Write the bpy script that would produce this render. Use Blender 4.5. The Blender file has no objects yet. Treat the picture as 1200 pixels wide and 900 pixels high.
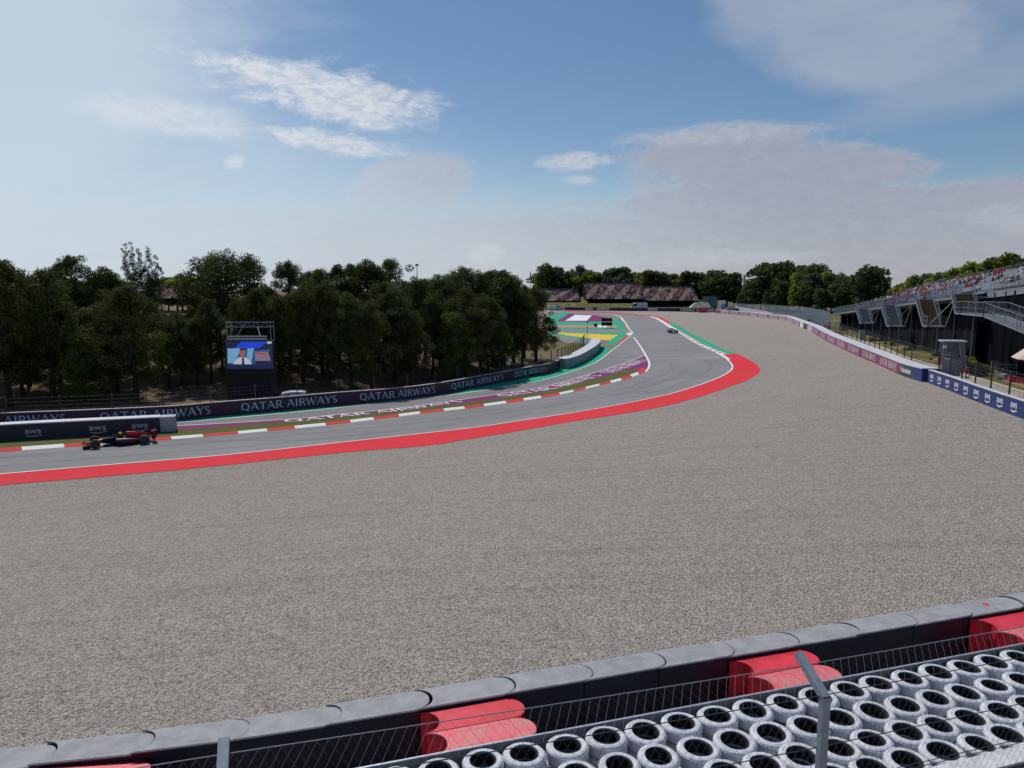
import bpy, bmesh, math, random
import numpy as np
from mathutils import Vector, Matrix
from mathutils.geometry import tessellate_polygon
R = math.radians
scene = bpy.context.scene
COL = scene.collection
random.seed(7)

# ------------------------------------------------------------------ camera
F_PX = 850.0; PITCH = math.atan(110 / 850.0); CZ = 11.2
cam = bpy.data.cameras.new('camera'); camo = bpy.data.objects.new('camera', cam); COL.objects.link(camo)
cam.sensor_width = 36; cam.lens = 36 * F_PX / 1200.0; cam.clip_start = 0.1; cam.clip_end = 20000
camo.location = (0, 0, CZ); camo.rotation_euler = (math.pi / 2 - PITCH, 0, 0)
scene.camera = camo
scene.render.resolution_x = 1024; scene.render.resolution_y = 768
scene.view_settings.view_transform = 'Standard'; scene.view_settings.look = 'None'
scene.view_settings.exposure = -0.12; scene.view_settings.gamma = 1

# ------------------------------------------------------------------ sun and sky
SUN_EL, SUN_AZ = 52.0, -30.0          # azimuth measured from +Y towards +X
sun = bpy.data.lights.new('sun', 'SUN'); sun.energy = 3.6; sun.angle = R(0.53); sun.color = (1.0, 0.955, 0.90)
suno = bpy.data.objects.new('sun', sun); COL.objects.link(suno)
sd = Vector((math.sin(R(SUN_AZ)) * math.cos(R(SUN_EL)), math.cos(R(SUN_AZ)) * math.cos(R(SUN_EL)), math.sin(R(SUN_EL))))
suno.rotation_euler = sd.to_track_quat('Z', 'Y').to_euler(); suno.location = (0, 0, 60)

class NT:
    def __init__(s, tree): s.t = tree; s.n = tree.nodes; s.l = tree.links
    def new(s, typ, **kw):
        n = s.n.new(typ)
        for k, v in kw.items(): setattr(n, k, v)
        return n
    def put(s, sock, v):
        if v is None: return
        if isinstance(v, bpy.types.NodeSocket): s.l.new(v, sock)
        else: sock.default_value = v
    def m(s, op, a, b=None, c=None, clamp=False):
        n = s.n.new('ShaderNodeMath'); n.operation = op; n.use_clamp = clamp
        s.put(n.inputs[0], a); s.put(n.inputs[1], b)
        if c is not None: s.put(n.inputs[2], c)
        return n.outputs[0]
    def mix(s, f, a, b, typ='MIX'):
        n = s.n.new('ShaderNodeMix'); n.data_type = 'RGBA'; n.blend_type = typ
        s.put(n.inputs[0], f)
        for k, v in ((6, a), (7, b)):
            if isinstance(v, tuple) and len(v) == 3: v = v + (1,)
            s.put(n.inputs[k], v)
        return n.outputs[2]
    def noise(s, vec, scale, detail=4, rough=0.55, dist=0.0):
        n = s.n.new('ShaderNodeTexNoise'); s.put(n.inputs['Vector'], vec)
        n.inputs['Scale'].default_value = scale; n.inputs['Detail'].default_value = detail
        n.inputs['Roughness'].default_value = rough; n.inputs['Distortion'].default_value = dist
        return n.outputs[0]
    def ramp(s, f, a, b, smooth=True):
        n = s.n.new('ShaderNodeMapRange'); n.interpolation_type = 'SMOOTHSTEP' if smooth else 'LINEAR'
        s.put(n.inputs[0], f); s.put(n.inputs[1], a); s.put(n.inputs[2], b)
        return n.outputs[0]

world = bpy.data.worlds.new('World'); scene.world = world; world.use_nodes = True
def build_world():
    w = NT(world.node_tree); w.n.clear()
    sky = w.new('ShaderNodeTexSky', sky_type='NISHITA', sun_disc=False)
    sky.sun_elevation = R(SUN_EL); sky.sun_rotation = R(SUN_AZ)
    sky.altitude = 100; sky.air_density = 1.0; sky.dust_density = 0.3; sky.ozone_density = 2.6
    tc = w.new('ShaderNodeTexCoord'); sep = w.new('ShaderNodeSeparateXYZ'); w.l.new(tc.outputs['Generated'], sep.inputs[0])
    x, y, z = sep.outputs
    az = w.m('ARCTAN2', x, y)                       # compass direction, 0 straight down the track
    el = w.m('ARCSINE', z)
    comb = w.new('ShaderNodeCombineXYZ'); w.put(comb.inputs[0], az); w.put(comb.inputs[1], w.m('MULTIPLY', el, 2.3))
    P = comb.outputs[0]
    wob = w.m('SUBTRACT', w.noise(P, 5.5, 6, 0.62), 0.5)
    wob2 = w.m('SUBTRACT', w.noise(P, 19.0, 7, 0.68, 0.5), 0.5)
    fine = w.noise(P, 44.0, 7, 0.68, 0.7)
    soft_n = w.noise(P, 8.0, 6, 0.6, 0.3)
    def blob(a0, e0, ra, re, rot, soft, wa, wb):
        """soft elliptical cloud bank around a compass direction and an elevation (degrees)"""
        da = w.m('SUBTRACT', az, R(a0)); de = w.m('SUBTRACT', el, R(e0))
        c, s_ = math.cos(R(rot)), math.sin(R(rot))
        u = w.m('MULTIPLY_ADD', da, c / R(ra), w.m('MULTIPLY', de, s_ / R(ra)))
        v = w.m('MULTIPLY_ADD', de, c / R(re), w.m('MULTIPLY', da, -s_ / R(re)))
        r = w.m('SQRT', w.m('ADD', w.m('MULTIPLY', u, u), w.m('MULTIPLY', v, v)))
        r = w.m('MULTIPLY_ADD', wob, wa, r); r = w.m('MULTIPLY_ADD', wob2, wb, r)
        return w.ramp(r, 1.0 + soft, 1.0 - soft)
    def both(lst):
        o = None
        for b, k in lst:
            v = w.m('MULTIPLY', blob(*b), k)
            o = v if o is None else w.m('MAXIMUM', o, v)
        return o
    # bright near-sun veil on the left, lilac banks low down, grey veil upper right, small bright clouds
    veil = both([((-40, 15, 20, 20, 0, 0.50, 0.6, 0.2), 0.80),
                 ((-38, 5, 28, 10, 0, 0.6, 0.5, 0.12), 0.66),
                 ((-18, 2, 26, 7, 0, 0.7, 0.4, 0.2), 0.40)])
    bank = both([((4, -1.0, 70, 7.3, 0, 0.20, 0.45, 0.35), 0.80),
                 ((-7.6, 8.0, 4.4, 2.1, 6, 0.22, 0.9, 1.0), 0.74),
                 ((15, 10.1, 6.6, 1.7, 2, 0.18, 1.3, 1.3), 0.80),
                 ((20.5, 8.2, 7.6, 2.2, -2, 0.20, 1.2, 1.1), 0.80),
                 ((11.5, 8.8, 2.8, 2.2, 0, 0.4, 0.9, 0.7), 0.50),
                 ((19, 6.2, 11, 1.8, 0, 0.25, 0.6, 0.5), 0.84),
                 ((35, 4.3, 12, 2.8, 0, 0.18, 0.6, 0.5), 0.84)])
    high = both([((24.5, 17.0, 8.2, 3.5, -16, 0.40, 0.9, 0.4), 0.84),
                 ((33, 13.6, 8, 1.9, 10, 0.50, 0.9, 0.4), 0.60),
                 ((18.0, 19.6, 3.6, 3.0, -20, 0.4, 0.8, 0.5), 0.72),
                 ((33, 19, 8, 4, 0, 0.6, 1.0, 0.4), 0.42)])
    wisp = both([((-13.2, 14.0, 6.6, 1.65, -8, 0.45, 1.5, 2.4), 0.95),
                 ((-17.2, 14.9, 4.6, 1.15, -8, 0.5, 1.5, 2.4), 0.9),
                 ((-13.2, 10.8, 4.2, 0.75, -7, 0.4, 1.2, 2.6), 0.85),
                 ((-24.0, 11.6, 5.0, 1.0, -4, 0.6, 1.0, 1.8), 0.55),
                 ((-20.3, 9.0, 0.65, 0.42, 25, 0.6, 0.4, 1.4), 0.6),
                 ((4.8, 9.6, 2.4, 0.52, 3, 0.5, 1.0, 2.6), 0.8),
                 ((5.2, 8.3, 1.0, 0.28, 0, 0.6, 0.5, 1.6), 0.7),
                 ((-2.0, 2.8, 1.3, 0.75, 0, 0.5, 0.5, 1.2), 0.65),
                 ((7, 2.0, 3.0, 0.5, 0, 0.6, 0.8, 1.6), 0.45),
                 ((16, 2.4, 5.5, 0.6, 0, 0.6, 0.8, 1.8), 0.50),
                 ((15.5, 11.2, 6.0, 0.7, 0, 0.5, 0.8, 1.4), 0.35),
                 ((35, 4.6, 3.0, 0.9, 0, 0.5, 0.8, 1.6), 0.40)])
    bank = w.m('MULTIPLY', bank, w.m('MULTIPLY_ADD', soft_n, 0.35, 0.80), clamp=True)
    high = w.m('MULTIPLY', high, w.m('MULTIPLY_ADD', soft_n, 0.8, 0.55), clamp=True)
    tex = w.ramp(fine, 0.34, 0.62)
    wisp = w.m('MULTIPLY', wisp, w.m('MULTIPLY_ADD', tex, 0.55, 0.5), clamp=True)
    left = w.ramp(az, R(22), R(-34))
    hs = w.new('ShaderNodeHueSaturation'); hs.inputs['Saturation'].default_value = 1.12; w.l.new(sky.outputs[0], hs.inputs['Color']); base = hs.outputs[0]
    bg_sky = w.new('ShaderNodeBackground'); w.l.new(base, bg_sky.inputs[0]); bg_sky.inputs[1].default_value = SKY_K
    def layer(prev, f, colr, k):
        b = w.new('ShaderNodeBackground'); w.put(b.inputs[0], colr if isinstance(colr, bpy.types.NodeSocket) else colr + (1,)); b.inputs[1].default_value = k
        mx = w.new('ShaderNodeMixShader'); w.put(mx.inputs[0], f); w.l.new(prev, mx.inputs[1]); w.l.new(b.outputs[0], mx.inputs[2])
        return mx.outputs[0]
    o = bg_sky.outputs[0]
    o = layer(o, high, (0.385, 0.455, 0.57), 1.0)
    edge = w.m('MULTIPLY', w.ramp(bank, 0.80, 0.40), w.ramp(fine, 0.3, 0.65))
    o = layer(o, bank, w.mix(w.m('MULTIPLY', edge, 0.55), w.mix(w.ramp(fine, 0.3, 0.7), w.mix(left, (0.375, 0.385, 0.47), (0.50, 0.565, 0.665)), w.mix(left, (0.425, 0.43, 0.505), (0.55, 0.60, 0.69))), (0.58, 0.58, 0.63)), 1.0)
    o = layer(o, veil, (0.66, 0.755, 0.84), 1.0)
    o = layer(o, wisp, w.mix(left, (0.55, 0.58, 0.66), (0.84, 0.87, 0.91)), 1.0)
    out = w.new('ShaderNodeOutputWorld'); w.l.new(o, out.inputs[0])
SKY_K = 0.080
build_world()
world.cycles.sampling_method = 'MANUAL'; world.cycles.sample_map_resolution = 512

# ------------------------------------------------------------------ rays and terrain
def ray(px, py):
    a = px - 600.0; b = py - 450.0
    return np.array([a, F_PX * math.cos(PITCH) - b * math.sin(PITCH), -F_PX * math.sin(PITCH) - b * math.cos(PITCH)])
def at_z(px, py, z):
    d = ray(px, py); t = (z - CZ) / d[2]; return (d[0] * t, d[1] * t)
def proj(x, y, z):
    z = z - CZ; s, c = math.sin(PITCH), math.cos(PITCH)
    dep = y * c - z * s; up = y * s + z * c
    return 600 + F_PX * x / dep, 450 - F_PX * up / dep
def z_at(px_y, x, y):
    """height that a point standing at (x, y) must have to be seen on image row px_y"""
    lo, hi = -10.0, 60.0
    for _ in range(50):
        m = (lo + hi) / 2
        if proj(x, y, m)[1] > px_y: lo = m
        else: hi = m
    return (lo + hi) / 2
CTRL = []
for px, py, h in [(0,570,12),(0,528,12),(0,500,12),(200,540,12),(200,490,12),(400,508,12),(400,476,12),(600,490,11.8),(600,446,11.8),
                  (700,425,11.0),(755,430,10.6),(890,436,9.9),(848,413,9.6),(790,388,9.0),(741,391,9.5),(715,376,8.8),(655,385,9.2),
                  (700,366,8.1),(800,364,7.9),(850,365,7.9),(900,373,7.9),(960,392,8.0),(1000,413,8.0),(1085,450,8.05),(1200,490,8.1)]:
    x, y = at_z(px, py, CZ - h); CTRL.append((x, y, CZ - h))
CTRL += [(-7.0, 9.6, 2.70), (0.5, 11.4, 3.0), (7, 13.3, 3.0), (12.5, 15.2, 3.0), (19, 17.5, 3.0), (-14, 7, 2.3), (27, 30, 3.1), (0, 0, 3.0), (20, 0, 3.0), (-20, -5, 3.0),
         (50, 58, 3.6), (60, 92, 3.7), (76, 150, 3.8), (100, 220, 4.0), (90, 40, 4.0), (-70, 62, -0.8), (-70, 110, -0.6), (-20, 130, -0.3),
         (-60, 200, 2.0), (0, 220, 2.6), (-60, 20, -0.6), (-35, 33, -0.7), (-28, 20, 0.9)]
CT = np.array(CTRL); CN = len(CT)
def _k(r2): return 0.5 * r2 * np.log(r2 + 1e-9)
_A = np.zeros((CN + 3, CN + 3)); _P = CT[:, :2] / 100.0
_d2 = ((_P[:, None, :] - _P[None, :, :]) ** 2).sum(-1)
_A[:CN, :CN] = _k(_d2) + np.eye(CN) * 2e-4
_A[:CN, CN] = 1; _A[:CN, CN+1:] = _P; _A[CN, :CN] = 1; _A[CN+1:, :CN] = _P.T
_W = np.linalg.solve(_A, np.concatenate([CT[:, 2], np.zeros(3)]))
BAR_PX = [(-150, 511), (-60, 506.5), (0, 503.0), (120, 497.6), (207, 492.9), (250, 488.6), (320, 482.5), (400, 475), (460, 470), (510, 463.5), (560, 454), (620, 442), (640, 438.6), (656, 432.8)]
BARW = [at_z(px, py, CZ - (12 - 0.4 * max(0, (px - 400) / 250.0))) for px, py in BAR_PX]
_bx = np.array([-200.0] + [p[0] for p in BARW] + [19.0, 26.0]); _by = np.array([30.0] + [p[1] for p in BARW] + [150.0, 190.0])
def sm(t): t = np.clip(t, 0, 1); return t * t * (3 - 2 * t)
def T(x, y):
    x = np.asarray(x, float); y = np.asarray(y, float); sh = np.broadcast(x, y).shape
    xs = np.broadcast_to(x, sh).ravel(); ys = np.broadcast_to(y, sh).ravel()
    qx = np.clip(xs, -140, 130) / 100; qy = np.clip(ys, -10, 330) / 100
    d2 = (qx[:, None] - _P[:, 0]) ** 2 + (qy[:, None] - _P[:, 1]) ** 2
    v = _k(d2) @ _W[:CN] + _W[CN] + _W[CN+1] * qx + _W[CN+2] * qy
    v = np.clip(v, -1.6, 6.0)
    far = np.maximum.reduce([sm((ys - 320) / 120), sm((-ys - 5) / 40), sm((np.abs(xs) - 125) / 80)])
    v = v * (1 - far) + 3.6 * far
    dd = (ys - np.interp(xs, _bx, _by)) * 0.68
    q = xs / np.maximum(ys, 5)
    bank = 5.2 * sm((dd - 1.5) / 38) * (1 - sm((q + 0.03) / 0.06)) * (1 - sm((dd - 62) / 60)) * (xs > -190)
    bank = bank * sm((190 + xs) / 60.0)
    bank = bank + 0.25 * np.sin(xs * 0.35 + ys * 0.12) * np.sin(ys * 0.22) * (bank > 0.4) * sm((bank - 0.4) / 1.5)
    v = v + bank
    return v.reshape(sh) if sh else float(v[0])
_tt = np.concatenate([np.arange(4, 60, 0.15), np.arange(60, 200, 0.4), np.arange(200, 900, 1.5)])
def G(px, py):
    """point of the ground seen at a pixel of the photograph"""
    d = ray(px, py); d = d / d[1]
    X = d[0] * _tt; Z = CZ + d[2] * _tt
    below = np.nonzero(Z < T(X, _tt))[0]
    if len(below) == 0: return (d[0] * 420, 420.0)
    i = max(1, below[0]); a, b = _tt[i-1], _tt[i]
    for _ in range(25):
        m = (a + b) / 2
        if CZ + d[2] * m < T(d[0] * m, m): b = m
        else: a = m
    return (d[0] * b, b)
def GL(lst): return [G(*p) for p in lst]

# ------------------------------------------------------------------ object helpers
def tag(o, label=None, cat=None, group=None, kind=None):
    if label: o['label'] = label
    if cat: o['category'] = cat
    if group: o['group'] = group
    if kind: o['kind'] = kind
    return o
def empty(name, loc=(0, 0, 0), rz=0.0):
    o = bpy.data.objects.new(name, None); COL.objects.link(o); o.location = loc; o.rotation_euler = (0, 0, rz); o.empty_display_size = 0.3
    return o
def link(name, me, parent=None):
    o = bpy.data.objects.new(name, me); COL.objects.link(o)
    if parent: o.parent = parent
    return o
def copy_tree(o, parent=None):
    c = o.copy(); COL.objects.link(c); c.parent = parent
    for ch in o.children: copy_tree(ch, c)
    return c
class MB:
    def __init__(s): s.v = []; s.f = []; s.mi = []; s.m = 0
    def add(s, vs, fs):
        b = len(s.v); s.v += [tuple(v) for v in vs]
        for f in fs: s.f.append(tuple(b + i for i in f)); s.mi.append(s.m)
        return s
    def box(s, c, d, rz=0.0, M=None):
        hx, hy, hz = d[0]/2, d[1]/2, d[2]/2
        vs = [Vector((x, y, z)) for x in (-hx, hx) for y in (-hy, hy) for z in (-hz, hz)]
        if M is None: M = Matrix.Rotation(rz, 3, 'Z')
        vs = [M @ v + Vector(c) for v in vs]
        return s.add(vs, [(0,1,3,2), (4,6,7,5), (0,4,5,1), (2,3,7,6), (0,2,6,4), (1,5,7,3)])
    def tube(s, p0, p1, r0, r1=None, n=8, cap=True):
        r1 = r0 if r1 is None else r1
        p0 = Vector(p0); p1 = Vector(p1); d = (p1 - p0).normalized()
        a = d.orthogonal().normalized(); b = d.cross(a)
        vs = []
        for p, r in ((p0, r0), (p1, r1)):
            for i in range(n):
                t = 2 * math.pi * i / n; vs.append(p + a * math.cos(t) * r + b * math.sin(t) * r)
        fs = [(i, (i+1) % n, n + (i+1) % n, n + i) for i in range(n)]
        if cap: fs += [tuple(range(n))[::-1], tuple(range(n, 2*n))]
        return s.add(vs, fs)
    def path(s, pts, r, n=6):
        for a, b in zip(pts, pts[1:]): s.tube(a, b, r, None, n)
        return s
    def loft(s, rings, cap=True, closed=True):
        n = len(rings[0]); vs = [v for r in rings for v in r]; fs = []
        for k in range(len(rings) - 1):
            for i in range(n if closed else n - 1):
                fs.append((k*n + i, k*n + (i+1) % n, (k+1)*n + (i+1) % n, (k+1)*n + i))
        if cap: fs += [tuple(range(n))[::-1], tuple(range((len(rings)-1)*n, len(rings)*n))]
        return s.add(vs, fs)
    def lathe(s, prof, n=24, c=(0, 0, 0), axis='Z', closed=False):
        vs = []; m = len(prof)
        for i in range(n):
            t = 2 * math.pi * i / n
            for r, h in prof:
                p = (r * math.cos(t), r * math.sin(t), h)
                if axis == 'Y': p = (p[0], p[2], p[1])
                vs.append((p[0] + c[0], p[1] + c[1], p[2] + c[2]))
        fs = []
        for i in range(n):
            j = (i + 1) % n
            for k in range(m if closed else m - 1):
                k2 = (k + 1) % m
                fs.append((i*m + k, j*m + k, j*m + k2, i*m + k2))
        return s.add(vs, fs)
    def prism(s, outline, z0, z1):
        n = len(outline); vs = [(x, y, z0) for x, y in outline] + [(x, y, z1) for x, y in outline]
        fs = [(i, (i+1) % n, n + (i+1) % n, n + i) for i in range(n)]
        tri = tessellate_polygon([[Vector((x, y, 0)) for x, y in outline]])
        for t in tri: fs.append(tuple(n + i for i in t)); fs.append(tuple(i for i in reversed(t)))
        return s.add(vs, fs)
    def mesh(s, name, mats, smooth=False, recalc=True):
        me = bpy.data.meshes.new(name); me.from_pydata(s.v, [], s.f)
        if not isinstance(mats, (list, tuple)): mats = [mats]
        for m in mats: me.materials.append(m)
        me.polygons.foreach_set('material_index', s.mi)
        if recalc:
            bm = bmesh.new(); bm.from_mesh(me); bmesh.ops.recalc_face_normals(bm, faces=bm.faces); bm.to_mesh(me); bm.free()
        if smooth:
            me.polygons.foreach_set('use_smooth', [True] * len(me.polygons))
            try: me.set_sharp_from_angle(angle=R(40))
            except Exception: pass
        me.update(); return me
    def build(s, name, mats, parent=None, smooth=False, recalc=True):
        return link(name, s.mesh(name, mats, smooth, recalc), parent)

# ------------------------------------------------------------------ materials
def mat(name, col, rough=0.7, var=0.12, scale=6.0, bump=0.0, bscale=40.0, metal=0.0, spec=0.5, col2=None, detail=4, streak=0.0, emit=None, trans=0.0):
    m = bpy.data.materials.new(name); m.use_nodes = True; t = NT(m.node_tree)
    bs = t.n['Principled BSDF']; geo = t.new('ShaderNodeNewGeometry'); pos = geo.outputs['Position']
    c1 = tuple(min(1, v * (1 + var)) for v in col); c2 = col2 or tuple(v * (1 - var) for v in col)
    n = t.noise(pos, scale, detail, 0.6)
    c = t.mix(t.ramp(n, 0.3, 0.7), c2, c1)
    if streak:
        mp = t.new('ShaderNodeMapping'); t.l.new(pos, mp.inputs[0]); mp.inputs['Scale'].default_value = (3, 3, 0.35)
        sn = t.noise(mp.outputs[0], 3.0, 5, 0.7)
        c = t.mix(t.m('MULTIPLY', t.ramp(sn, 0.5, 0.8), streak), c, tuple(v * 0.45 for v in col))
    t.l.new(c, bs.inputs['Base Color'])
    bs.inputs['Roughness'].default_value = rough; bs.inputs['Metallic'].default_value = metal
    bs.inputs['Specular IOR Level'].default_value = spec
    if emit: bs.inputs['Emission Color'].default_value = emit[0] + (1,); bs.inputs['Emission Strength'].default_value = emit[1]
    if bump:
        b = t.new('ShaderNodeBump'); b.inputs['Strength'].default_value = bump; b.inputs['Distance'].default_value = 0.02
        t.put(b.inputs['Height'], t.noise(pos, bscale, 4, 0.6)); t.l.new(b.outputs[0], bs.inputs['Normal'])
    return m

def gravel_mat():
    m = bpy.data.materials.new('gravel'); m.use_nodes = True; t = NT(m.node_tree); bs = t.n['Principled BSDF']
    pos = t.new('ShaderNodeNewGeometry').outputs['Position']
    warp = t.new('ShaderNodeVectorMath', operation='MULTIPLY_ADD')
    nz = t.new('ShaderNodeTexNoise'); t.l.new(pos, nz.inputs['Vector']); nz.inputs['Scale'].default_value = 9
    t.l.new(nz.outputs['Color'], warp.inputs[0]); warp.inputs[1].default_value = (0.05, 0.05, 0.0); t.l.new(pos, warp.inputs[2])
    def vor(sc):
        v = t.new('ShaderNodeTexVoronoi'); t.l.new(warp.outputs[0], v.inputs['Vector']); v.inputs['Scale'].default_value = sc
        s = t.new('ShaderNodeSeparateColor'); t.l.new(v.outputs['Color'], s.inputs[0])
        return v.outputs['Distance'], s.outputs[0], s.outputs[1]
    d1, r1, g1 = vor(24.0); d2, r2, g2 = vor(50.0)
    sel = t.ramp(g1, 0.45, 0.55)
    val = t.m('MULTIPLY_ADD', r1, 0.6, t.m('MULTIPLY', r2, 0.4))
    val = t.m('MULTIPLY_ADD', t.m('SUBTRACT', t.noise(pos, 1.6, 6, 0.75), 0.5), 0.35, val)
    val = t.m('MULTIPLY_ADD', t.m('SUBTRACT', t.noise(pos, 7.0, 5, 0.8), 0.5), 0.55, val)
    c = t.mix(t.ramp(val, 0.12, 0.88, False), (0.130, 0.113, 0.098), (0.61, 0.552, 0.483))
    c = t.mix(t.m('MULTIPLY', t.ramp(r2, 0.93, 0.97), 0.55), c, (0.74, 0.71, 0.66))
    c = t.mix(t.m('MULTIPLY', t.ramp(g2, 0.85, 0.95), 0.45), c, (0.10, 0.08, 0.07))
    c = t.mix(t.m('MULTIPLY', t.ramp(t.noise(pos, 0.09, 3, 0.6), 0.4, 0.65), 0.16), c, (0.36, 0.30, 0.27))
    # faint raked furrows running along the trap
    mp = t.new('ShaderNodeMapping'); t.l.new(pos, mp.inputs[0]); mp.inputs['Rotation'].default_value = (0, 0, R(-38)); mp.inputs['Scale'].default_value = (0.05, 1.1, 1)
    rk = t.noise(mp.outputs[0], 1.3, 4, 0.6)
    c = t.mix(t.m('MULTIPLY', t.ramp(rk, 0.50, 0.70), 0.20), c, (0.14, 0.13, 0.12))
    t.l.new(c, bs.inputs['Base Color']); bs.inputs['Roughness'].default_value = 0.95; bs.inputs['Specular IOR Level'].default_value = 0.15
    h = t.m('MULTIPLY_ADD', d2, -0.5, t.m('MULTIPLY', d1, -1.0))
    h = t.m('MULTIPLY_ADD', t.noise(pos, 5.0, 5, 0.7), 1.6, h)
    b = t.new('ShaderNodeBump'); b.inputs['Strength'].default_value = 0.85; b.inputs['Distance'].default_value = 0.05
    t.put(b.inputs['Height'], h); t.l.new(b.outputs[0], bs.inputs['Normal'])
    return m
def asphalt_mat(name, base, ang=-38.0, marks=0.25):
    m = bpy.data.materials.new(name); m.use_nodes = True; t = NT(m.node_tree); bs = t.n['Principled BSDF']
    pos = t.new('ShaderNodeNewGeometry').outputs['Position']
    n1 = t.noise(pos, 0.12, 4, 0.6); n2 = t.noise(pos, 60, 3, 0.6); n3 = t.noise(pos, 1.2, 5, 0.65)
    mp = t.new('ShaderNodeMapping'); t.l.new(pos, mp.inputs[0]); mp.inputs['Rotation'].default_value = (0, 0, R(ang)); mp.inputs['Scale'].default_value = (0.03, 0.55, 1)
    n4 = t.noise(mp.outputs[0], 1.0, 5, 0.7)
    v = t.m('MULTIPLY_ADD', n1, 0.25, t.m('MULTIPLY', n2, 0.3)); v = t.m('MULTIPLY_ADD', n3, 0.2, v)
    dark = tuple(c * 0.72 for c in base); lite = tuple(c * 1.22 for c in base)
    c = t.mix(t.ramp(v, 0.2, 0.58), dark, lite)
    c = t.mix(t.m('MULTIPLY', t.ramp(n4, 0.48, 0.72), marks), c, tuple(x * 0.45 for x in base))
    t.l.new(c, bs.inputs['Base Color']); bs.inputs['Roughness'].default_value = 0.86; bs.inputs['Specular IOR Level'].default_value = 0.2
    b = t.new('ShaderNodeBump'); b.inputs['Strength'].default_value = 0.3; b.inputs['Distance'].default_value = 0.006
    t.put(b.inputs['Height'], n2); t.l.new(b.outputs[0], bs.inputs['Normal'])
    return m
def paint_mat(name, col, wear=0.25):
    m = bpy.data.materials.new(name); m.use_nodes = True; t = NT(m.node_tree); bs = t.n['Principled BSDF']
    pos = t.new('ShaderNodeNewGeometry').outputs['Position']
    n1 = t.noise(pos, 0.35, 6, 0.7); n2 = t.noise(pos, 12, 5, 0.7)
    c = t.mix(t.ramp(n2, 0.3, 0.75), tuple(v * 0.86 for v in col), tuple(min(1, v * 1.06) for v in col))
    mp = t.new('ShaderNodeMapping'); t.l.new(pos, mp.inputs[0]); mp.inputs['Rotation'].default_value = (0, 0, R(-38)); mp.inputs['Scale'].default_value = (0.06, 1.6, 1)
    n3 = t.noise(mp.outputs[0], 1.5, 5, 0.7)
    c = t.mix(t.m('MULTIPLY', t.ramp(t.m('MULTIPLY_ADD', n3, 0.6, t.m('MULTIPLY', n1, 0.4)), 0.5, 0.68), wear), c, (0.13, 0.12, 0.12))
    t.l.new(c, bs.inputs['Base Color']); bs.inputs['Roughness'].default_value = 0.85; bs.inputs['Specular IOR Level'].default_value = 0.08
    return m
def leaf_mat(name, c1, c2, trans=0.25):
    m = bpy.data.materials.new(name); m.use_nodes = True; t = NT(m.node_tree); t.n.clear()
    geo = t.new('ShaderNodeNewGeometry'); oi = t.new('ShaderNodeObjectInfo')
    n = t.noise(geo.outputs['Position'], 0.9, 3, 0.6)
    f = t.m('MULTIPLY_ADD', geo.outputs['Random Per Island'], 0.5, t.m('MULTIPLY', n, 0.5))
    c = t.mix(t.ramp(f, 0.2, 0.8), c1, c2)
    hv = t.new('ShaderNodeHueSaturation'); t.put(hv.inputs['Color'], c)
    t.put(hv.inputs['Value'], t.m('MULTIPLY_ADD', oi.outputs['Random'], 0.5, 0.75)); t.put(hv.inputs['Hue'], t.m('MULTIPLY_ADD', oi.outputs['Random'], 0.03, 0.485))
    d = t.new('ShaderNodeBsdfDiffuse'); t.put(d.inputs[0], hv.outputs[0])
    tr = t.new('ShaderNodeBsdfTranslucent'); t.put(tr.inputs[0], hv.outputs[0])
    mx = t.new('ShaderNodeMixShader'); mx.inputs[0].default_value = trans; t.l.new(d.outputs[0], mx.inputs[1]); t.l.new(tr.outputs[0], mx.inputs[2])
    o = t.new('ShaderNodeOutputMaterial'); t.l.new(mx.outputs[0], o.inputs[0])
    return m

M = {}
M['gravel'] = gravel_mat()
M['asphalt'] = asphalt_mat('asphalt', (0.250, 0.247, 0.246), marks=0.26)
M['service'] = asphalt_mat('service_asphalt', (0.225, 0.215, 0.218), marks=0.1)
M['red'] = paint_mat('red_paint', (0.72, 0.042, 0.056), 0.26)
M['green'] = paint_mat('green_paint', (0.035, 0.40, 0.235), 0.15)
M['purple'] = paint_mat('purple_paint', (0.215, 0.045, 0.155), 0.15)
M['white'] = paint_mat('white_paint', (0.78, 0.77, 0.77), 0.15)
M['kerbred'] = paint_mat('kerb_red_paint', (0.62, 0.06, 0.065), 0.3)
M['yellow'] = paint_mat('yellow_paint', (0.78, 0.56, 0.07), 0.15)
M['salmon'] = paint_mat('salmon_paint', (0.62, 0.25, 0.20), 0.15)
M['brick'] = paint_mat('brick_paint', (0.30, 0.17, 0.14), 0.2)
M['grass'] = mat('grass', (0.075, 0.10, 0.022), 0.95, 0.35, 3.0, 0.6, 60, col2=(0.11, 0.10, 0.035), spec=0.1)
M['drygrass'] = mat('dry_grass', (0.15, 0.135, 0.045), 0.95, 0.3, 0.5, 0.6, 20, col2=(0.07, 0.085, 0.022), spec=0.1)
M['soil'] = mat('woodland_soil', (0.20, 0.125, 0.075), 0.97, 0.3, 0.6, 0.8, 9, col2=(0.085, 0.06, 0.035), spec=0.1)
M['dirt'] = mat('orange_dirt', (0.38, 0.21, 0.12), 0.97, 0.25, 1.2, 0.7, 8, col2=(0.23, 0.155, 0.08), spec=0.1)
M['path'] = mat('pale_path', (0.34, 0.30, 0.26), 0.95, 0.15, 0.8, 0.3, 15, spec=0.1)
M['concrete'] = mat('concrete', (0.42, 0.41, 0.39), 0.85, 0.12, 2.0, 0.2, 30, streak=0.3)
M['whitewall'] = mat('white_plastic_top', (0.56, 0.58, 0.63), 0.6, 0.07, 1.5, streak=0.15)
M['cream'] = mat('cream_concrete', (0.55, 0.49, 0.40), 0.85, 0.12, 2.0, 0.2, 30, streak=0.3)
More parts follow.
